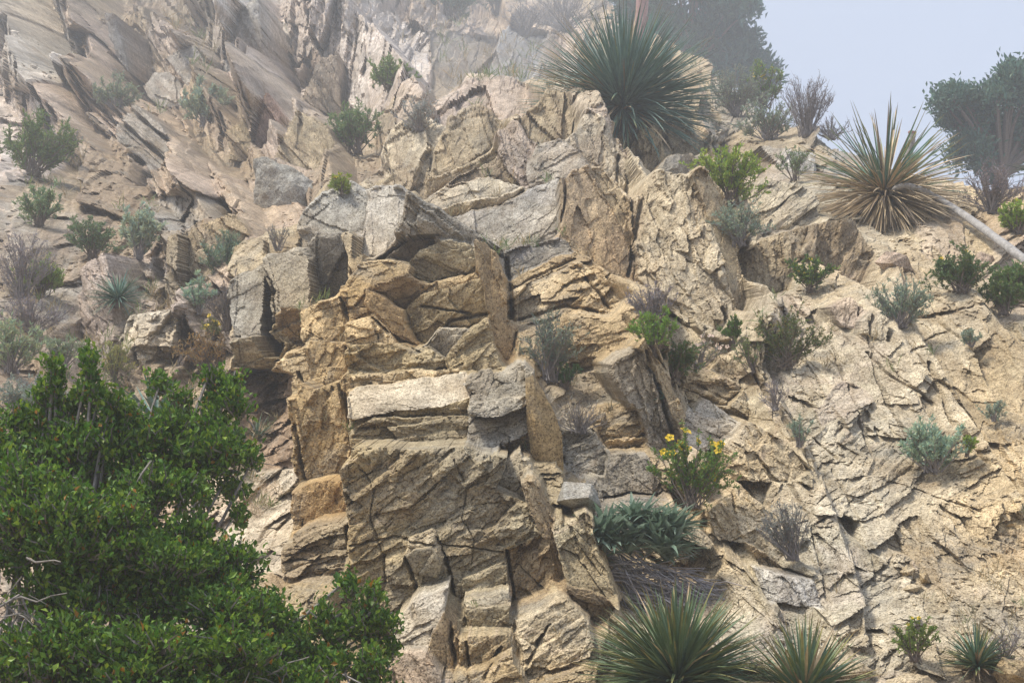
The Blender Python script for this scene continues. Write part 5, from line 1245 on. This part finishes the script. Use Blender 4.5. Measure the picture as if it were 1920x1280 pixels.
# ---- hazy trees on the skyline
def skyline_tree(base, lumps, label, col, seed, dens=1.0, leaf=9.0, dback=.8):
    R = np.random.default_rng(seed)
    P, mp, d = surf(*base)
    d = d + dback
    P = at(base[0], base[1], d); mp = d * TANX / 960
    e = empty('tree', P, label=label, cat='tree', group='trees on the skyline')
    cs = []; tips = []
    for (x, y, rx, ry) in lumps:
        c = at(x, y, d + R.uniform(-.5, .6)) - P
        for _ in range(6):
            o_ = norm(R.normal(size=3)) * np.array([rx, (rx + ry) * .5, ry]) * mp * R.uniform(.2, 1.0)
            f_ = R.uniform(.22, .55)
            cs.append((c + o_, rx * mp * f_, ry * mp * f_))
    # trunk and limbs to every lump
    t = np.linspace(0, 1, 7)[:, None]
    limbs = []
    for c, rx, ry in cs:
        p = np.zeros(3) * (1 - t) + c * t; p[:, 2] += .1 * np.linalg.norm(c) * np.sin(t[:, 0] * np.pi) * .4
        p += np.cumsum(R.normal(size=p.shape) * .02, 0) * t
        limbs.append(p)
    limbs = np.array(limbs)
    V, Fq = tubes(limbs, np.linspace(.06, .014, 7)[None].repeat(len(limbs), 0), 5)
    V2, F2 = tubes(np.array([[(0, 0, -16.0), (.05, 0, -6.0), (0, 0, .1)]]), np.array([[.16, .12, .08]]), 7)
    tr = link('trunk', fast_mesh('trunk', np.concatenate([V, V2]), np.concatenate([Fq, F2 + len(V)]), TWIG), e)
    tw = []; LP = []; LD = []
    for c, rx, ry in cs:
        n = int(17 * dens * max(.6, (rx * ry) / (.5 * .5)) ** .5)
        dr = norm(R.normal(size=(n, 3)) + np.array([0, 0, .7]))
        rad = R.uniform(.3, 1.5, n)[:, None]
        q = c + dr * np.array([rx, (rx + ry) * .5, ry]) * rad
        s = c + (q - c) * .35
        tw.append(np.stack([s, (s + q) / 2 + R.normal(size=(n, 3)) * .02, q], 1))
        for k in range(n):
            m = 26
            u = R.uniform(.25, 1.08, m)[:, None]
            base_ = s[k] * (1 - u) + q[k] * u + R.normal(size=(m, 3)) * .0035 * d
            LP.append(base_); LD.append(norm(dr[k] * .6 + R.normal(size=(m, 3)) * .55 + np.array([0, 0, .7])))
    tw = np.concatenate(tw)
    V, Fq = tubes(tw, np.array([[.02, .014, .007]]).repeat(len(tw), 0), 3)
    link('branches', fast_mesh('branches', V, Fq, TWIG), e)['kind'] = 'stuff'
    LP = np.concatenate(LP); LD = np.concatenate(LD); n = len(LP)
    L = leaf * mp * R.uniform(.6, 1.3, n)
    V, Fq, C = leaves(LP, LD, L, L * .2, R, jitcol(col, n, R))
    link('crown', fast_mesh('crown', V, Fq, LEAF, C), e)
skyline_tree((1300, 130), [(1180, 0, 40, 60), (1245, -40, 60, 60), (1245, 40, 55, 50), (1310, -30, 60, 70), (1330, 60, 60, 60), (1370, 20, 40, 50), (1385, 100, 40, 50), (1300, 110, 60, 40), (1410, 140, 34, 40), (1345, 140, 50, 40), (1280, -110, 60, 50), (1200, 70, 40, 40)],
             'large dark tree on the ridge behind the largest yucca', (.075, .15, .115), 21, 1.6, 15.0, 14.0)
skyline_tree((1880, 330), [(1790, 185, 36, 26), (1830, 200, 40, 34), (1880, 180, 40, 40), (1905, 145, 34, 30), (1960, 180, 50, 60), (1840, 250, 50, 30), (1900, 240, 44, 40), (1820, 290, 40, 26), (1880, 300, 50, 34), (1960, 270, 60, 50), (1785, 225, 22, 16)],
             'spreading grey-green tree against the sky at the right edge', (.09, .17, .12), 22, 1.05, 12.0, 14.0)

# ---- the scrub oak in the foreground
def oak():
    R = np.random.default_rng(31)
    dO = 4.7
    e = empty('scrub_oak', at(120, 1500, dO) * np.array([1, 1, 0]), label='dense glossy green scrub oak filling the lower left corner', cat='oak')
    P0 = np.array(e.location)
    # (px, py, rx, ry, distance)
    Lm = [(60, 880, 120, 90, 4.9), (180, 850, 110, 70, 5.0), (120, 980, 150, 100, 4.6), (290, 860, 110, 75, 5.1), (380, 830, 90, 70, 5.2), (350, 740, 70, 36, 5.3), (300, 720, 40, 26, 5.3), (395, 710, 36, 24, 5.3), (420, 790, 60, 60, 5.3), (430, 890, 60, 40, 5.2),
          (300, 960, 110, 70, 4.9), (230, 1060, 130, 70, 4.6), (350, 1060, 110, 60, 4.8), (450, 1090, 90, 60, 4.8), (140, 1130, 110, 50, 4.5), (310, 1150, 140, 60, 4.6), (470, 1170, 100, 60, 4.7), (540, 1220, 80, 60, 4.7),
          (90, 1230, 120, 60, 4.3), (240, 1240, 150, 60, 4.3), (400, 1250, 140, 60, 4.4), (560, 1290, 120, 50, 4.5), (650, 1230, 70, 60, 4.7), (640, 1150, 60, 60, 4.8), (690, 1180, 44, 44, 4.8), (650, 1090, 22, 26, 4.8), (700, 1110, 16, 18, 4.8), (735, 1170, 30, 10, 4.8), (700, 1290, 60, 30, 4.7), (735, 1215, 20, 8, 4.8),
          (260, 765, 60, 40, 5.1), (215, 800, 60, 36, 5.0), (60, 785, 60, 34, 5.0), (90, 745, 26, 24, 5.0), (210, 750, 30, 22, 5.0), (150, 745, 36, 26, 5.0), (105, 720, 16, 24, 5.0), (100, 690, 8, 16, 5.0), (168, 668, 8, 22, 5.0), (172, 705, 14, 16, 5.0), (120, 770, 34, 20, 5.0), (185, 735, 16, 12, 5.0), (150, 800, 60, 26, 5.0), (205, 790, 26, 16, 5.0), (40, 810, 60, 40, 5.0), (20, 1050, 60, 60, 4.7), (440, 720, 26, 24, 5.3), (470, 860, 22, 20, 5.2), (450, 960, 18, 26, 5.1), (30, 1270, 60, 40, 4.2), (-80, 950, 120, 120, 4.8), (-90, 1150, 120, 120, 4.5), (120, 1330, 250, 60, 4.2), (400, 1340, 220, 50, 4.3), (640, 1350, 120, 40, 4.5), (385, 930, 30, 24, 5.1)]
    # hidden main limbs
    roots = []
    fork = at(60, 1330, 4.6) - P0
    limbs = []; ends = []
    for (x, y, rx, ry, d) in Lm:
        c = at(x, y, d) - P0
        t = np.linspace(0, 1, 8)[:, None]
        st = fork + np.array([R.normal() * .05, R.normal() * .05, -.3 * R.random()])
        p = st * (1 - t) + c * t
        p[:, 2] += -.08 * np.sin(t[:, 0] * np.pi) + .02 * R.normal()
        p += np.cumsum(R.normal(size=p.shape) * .012, 0) * np.sin(t * np.pi)
        limbs.append(p); ends.append((c, rx, ry, d))
    V, Fq = tubes(np.array(limbs), np.linspace(.017, .004, 8)[None].repeat(len(limbs), 0) * R.uniform(.6, 1.2, (len(limbs), 1)), 5)
    bole = np.stack([np.zeros(3) + np.array([0, 0, -.1]), fork * np.array([.3, .3, .35]), fork * np.array([.7, .7, .7]), fork])
    V2, F2 = tubes(bole[None], np.array([[.16, .13, .10, .07]]), 8)
    link('trunk', fast_mesh('trunk', np.concatenate([V, V2]), np.concatenate([Fq, F2 + len(V)]), OAKBARK), e)
    TW = []; LP = []; LD = []; SC_ = []
    subs = []
    for c, rx, ry, d in ends:
        mp = d * TANX / 960
        k = int(np.clip(rx * ry / 700, 2, 9))
        for _ in range(k):
            f_ = R.uniform(.38, .62) if k > 2 else .75
            o_ = norm(R.normal(size=3) + np.array([0, -.3, .1])) * np.array([rx, min(rx, ry), ry]) * mp * R.uniform(.35, .95)
            subs.append((c + (o_ if k > 2 else o_ * .5), rx * f_, ry * f_, d))
    for c, rx, ry, d in subs:
        mp = d * TANX / 960
        a, b = rx * mp, ry * mp
        n = int(max(6, rx * ry / 66))
        dr = norm(R.normal(size=(n, 3)) + np.array([0, -.15, .3]))
        rad = R.uniform(.05, 1.12, n)[:, None] ** .62
        q = c + dr * np.array([a, min(a, b) * .9 + .05, b]) * rad * 1.18
        s = c + (q - c) * R.uniform(.2, .6, (n, 1)) + np.array([0, .03, -.03])
        TW.append(np.stack([s, (s + q) / 2 + R.normal(size=(n, 3)) * .01, q], 1))
        for k in range(n):
            m = int(R.integers(15, 24))
            u = R.uniform(.3, 1.05, m)[:, None]
            w = norm(q[k] - s[k])
            LP.append(s[k] * (1 - u) + q[k] * u + R.normal(size=(m, 3)) * .012)
            LD.append(norm(w * .5 + R.normal(size=(m, 3)) * .6 + np.array([0, -.15, .55])))
    TW = np.concatenate(TW)
    V, Fq = tubes(TW, np.array([[.0045, .003, .0018]]).repeat(len(TW), 0), 3)
    link('branches', fast_mesh('branches', V, Fq, OAKBARK), e)['kind'] = 'stuff'
    # bare grey twigs showing in the gaps
    bare = []
    for (x, y, d, n) in ((30, 1130, 4.35, 34), (190, 1130, 4.5, 16), (230, 960, 4.8, 14), (330, 960, 5.0, 16), (80, 1180, 4.3, 20), (610, 1290, 4.5, 16), (420, 820, 5.25, 20), (560, 1290, 4.4, 12)):
        for k in range(n):
            p0 = at(x + R.normal() * 30, y + R.normal() * 30, d) - P0; dr = norm(np.array([R.normal() * .6, R.normal() * .3, -.8 + R.normal() * .6])); L = R.uniform(.06, .22)
            bare.append([p0 + dr * L * u + R.normal(size=3) * .006 for u in np.linspace(0, 1, 5)])
    V, Fq = tubes(np.array(bare), np.array([[.0026, .0024, .002, .0016, .001]]).repeat(len(bare), 0) * R.uniform(.6, 1.5, (len(bare), 1)), 4)
    link('bare_twigs', fast_mesh('bare_twigs', V, Fq, OAKBARK), e)['kind'] = 'stuff'
    LP = np.concatenate(LP); LD = np.concatenate(LD); n = len(LP)
    col = jitcol((.085, .17, .026), n, R, .35, .12)
    yl = R.random(n) < .3; col[yl] = jitcol((.21, .32, .05), int(yl.sum()), R, .25, .1)
    dd = R.random(n) < .018; col[dd] = jitcol((.32, .16, .03), int(dd.sum()), R, .2, .05)
    L = R.uniform(.010, .026, n) * np.where(R.random(n) < .15, 1.35, 1.0)
    V, Fq, C = leaves(LP, LD, L, L * .30, R, col, .1)
    o = link('crown', fast_mesh('crown', V, Fq, OAKLEAF, C), e)
    pass
oak()

# ---- what gathers on ledges and in cracks: crumbled stone and dry grass
def litter():
    R = np.random.default_rng(99)
    e1_ = np.zeros_like(VW); e2_ = np.zeros_like(VW)
    e1_[:, 1:-1] = VW[:, 2:] - VW[:, :-2]; e2_[1:-1] = VW[:-2] - VW[2:]
    nn = np.cross(e1_, e2_); nz = nn[..., 2] / (np.linalg.norm(nn, axis=-1) + 1e-9)
    # sheltered spots: up-facing and set back from their surroundings
    ok = (nz > .72) & keep & (PX > -60) & (PX < 1980) & (PY > 20) & (PY < 1330) & (label < 0)
    ii = np.nonzero(ok.ravel())[0]
    cl = fbm(U.ravel()[ii] * 2.2, V_.ravel()[ii] * 2.2, 733, 3)
    ii = ii[cl > .05]
    pick = R.choice(ii, min(2600, len(ii)), replace=False)
    P = VW.reshape(-1, 3)[pick]; sc = depth.ravel()[pick] / 10
    oct_ = np.array([(1, 0, 0), (-1, 0, 0), (0, 1, 0), (0, -1, 0), (0, 0, 1), (0, 0, -1)], float)
    of = np.array([(0, 2, 4), (2, 1, 4), (1, 3, 4), (3, 0, 4), (2, 0, 5), (1, 2, 5), (3, 1, 5), (0, 3, 5)])
    n = len(P)
    r = (.008 + .028 * R.random((n, 1, 1)) ** 3) * sc[:, None, None]
    V = P[:, None] + oct_[None] * r * np.array([1, .9, .65]) * R.uniform(.6, 1.3, (n, 6, 1)) + R.normal(size=(n, 6, 3)) * r * .2
    Fc = (of[None] + 6 * np.arange(n)[:, None, None]).reshape(-1, 3)
    C = np.repeat(tint.reshape(-1, 3)[pick] * R.uniform(.8, 1.35, (n, 1)), 6, 0)
    o = link('gravel', fast_mesh('gravel', V.reshape(-1, 3), Fc, ROCK, np.clip(C, 0, .8))); o['kind'] = 'stuff'
    tag(o, 'crumbled stone chips scattered on ledges of the slope')
    ok2 = (nz > .6) & keep & (PX > 0) & (PX < 1920) & (PY > 20) & (PY < 1270)
    ii = np.nonzero(ok2.ravel())[0]
    cl = fbm(U.ravel()[ii] * 1.6 + 40, V_.ravel()[ii] * 1.6, 737, 3)
    w = np.clip(cl - .18, 0, 1) * np.where(PX.ravel()[ii] < 480, 3.0, 1.0)
    pick = R.choice(ii, 520, replace=False, p=w / w.sum())
    P = np.repeat(VW.reshape(-1, 3)[pick], 12, 0); sc = np.repeat(depth.ravel()[pick] / 10, 12)
    n = len(P)
    P = P + R.normal(size=(n, 3)) * .012 * sc[:, None]
    D_ = norm(R.normal(size=(n, 3)) * .45 + np.array([0, -.35, 1]))
    L = R.uniform(.04, .13, n) * sc
    dry = np.repeat(R.random(len(pick)) < .6, 12)
    col = np.where(dry[:, None], jitcol((.34, .28, .17), n, R), jitcol((.17, .22, .09), n, R))
    V, Fq, C = leaves(P, D_, L, .0028 * sc, R, col, .25)
    o = link('dry_grass', fast_mesh('dry_grass', V, Fq, LEAF, C)); o['kind'] = 'stuff'
    tag(o, 'thin tufts of dry grass and seedlings in the cracks')
litter()
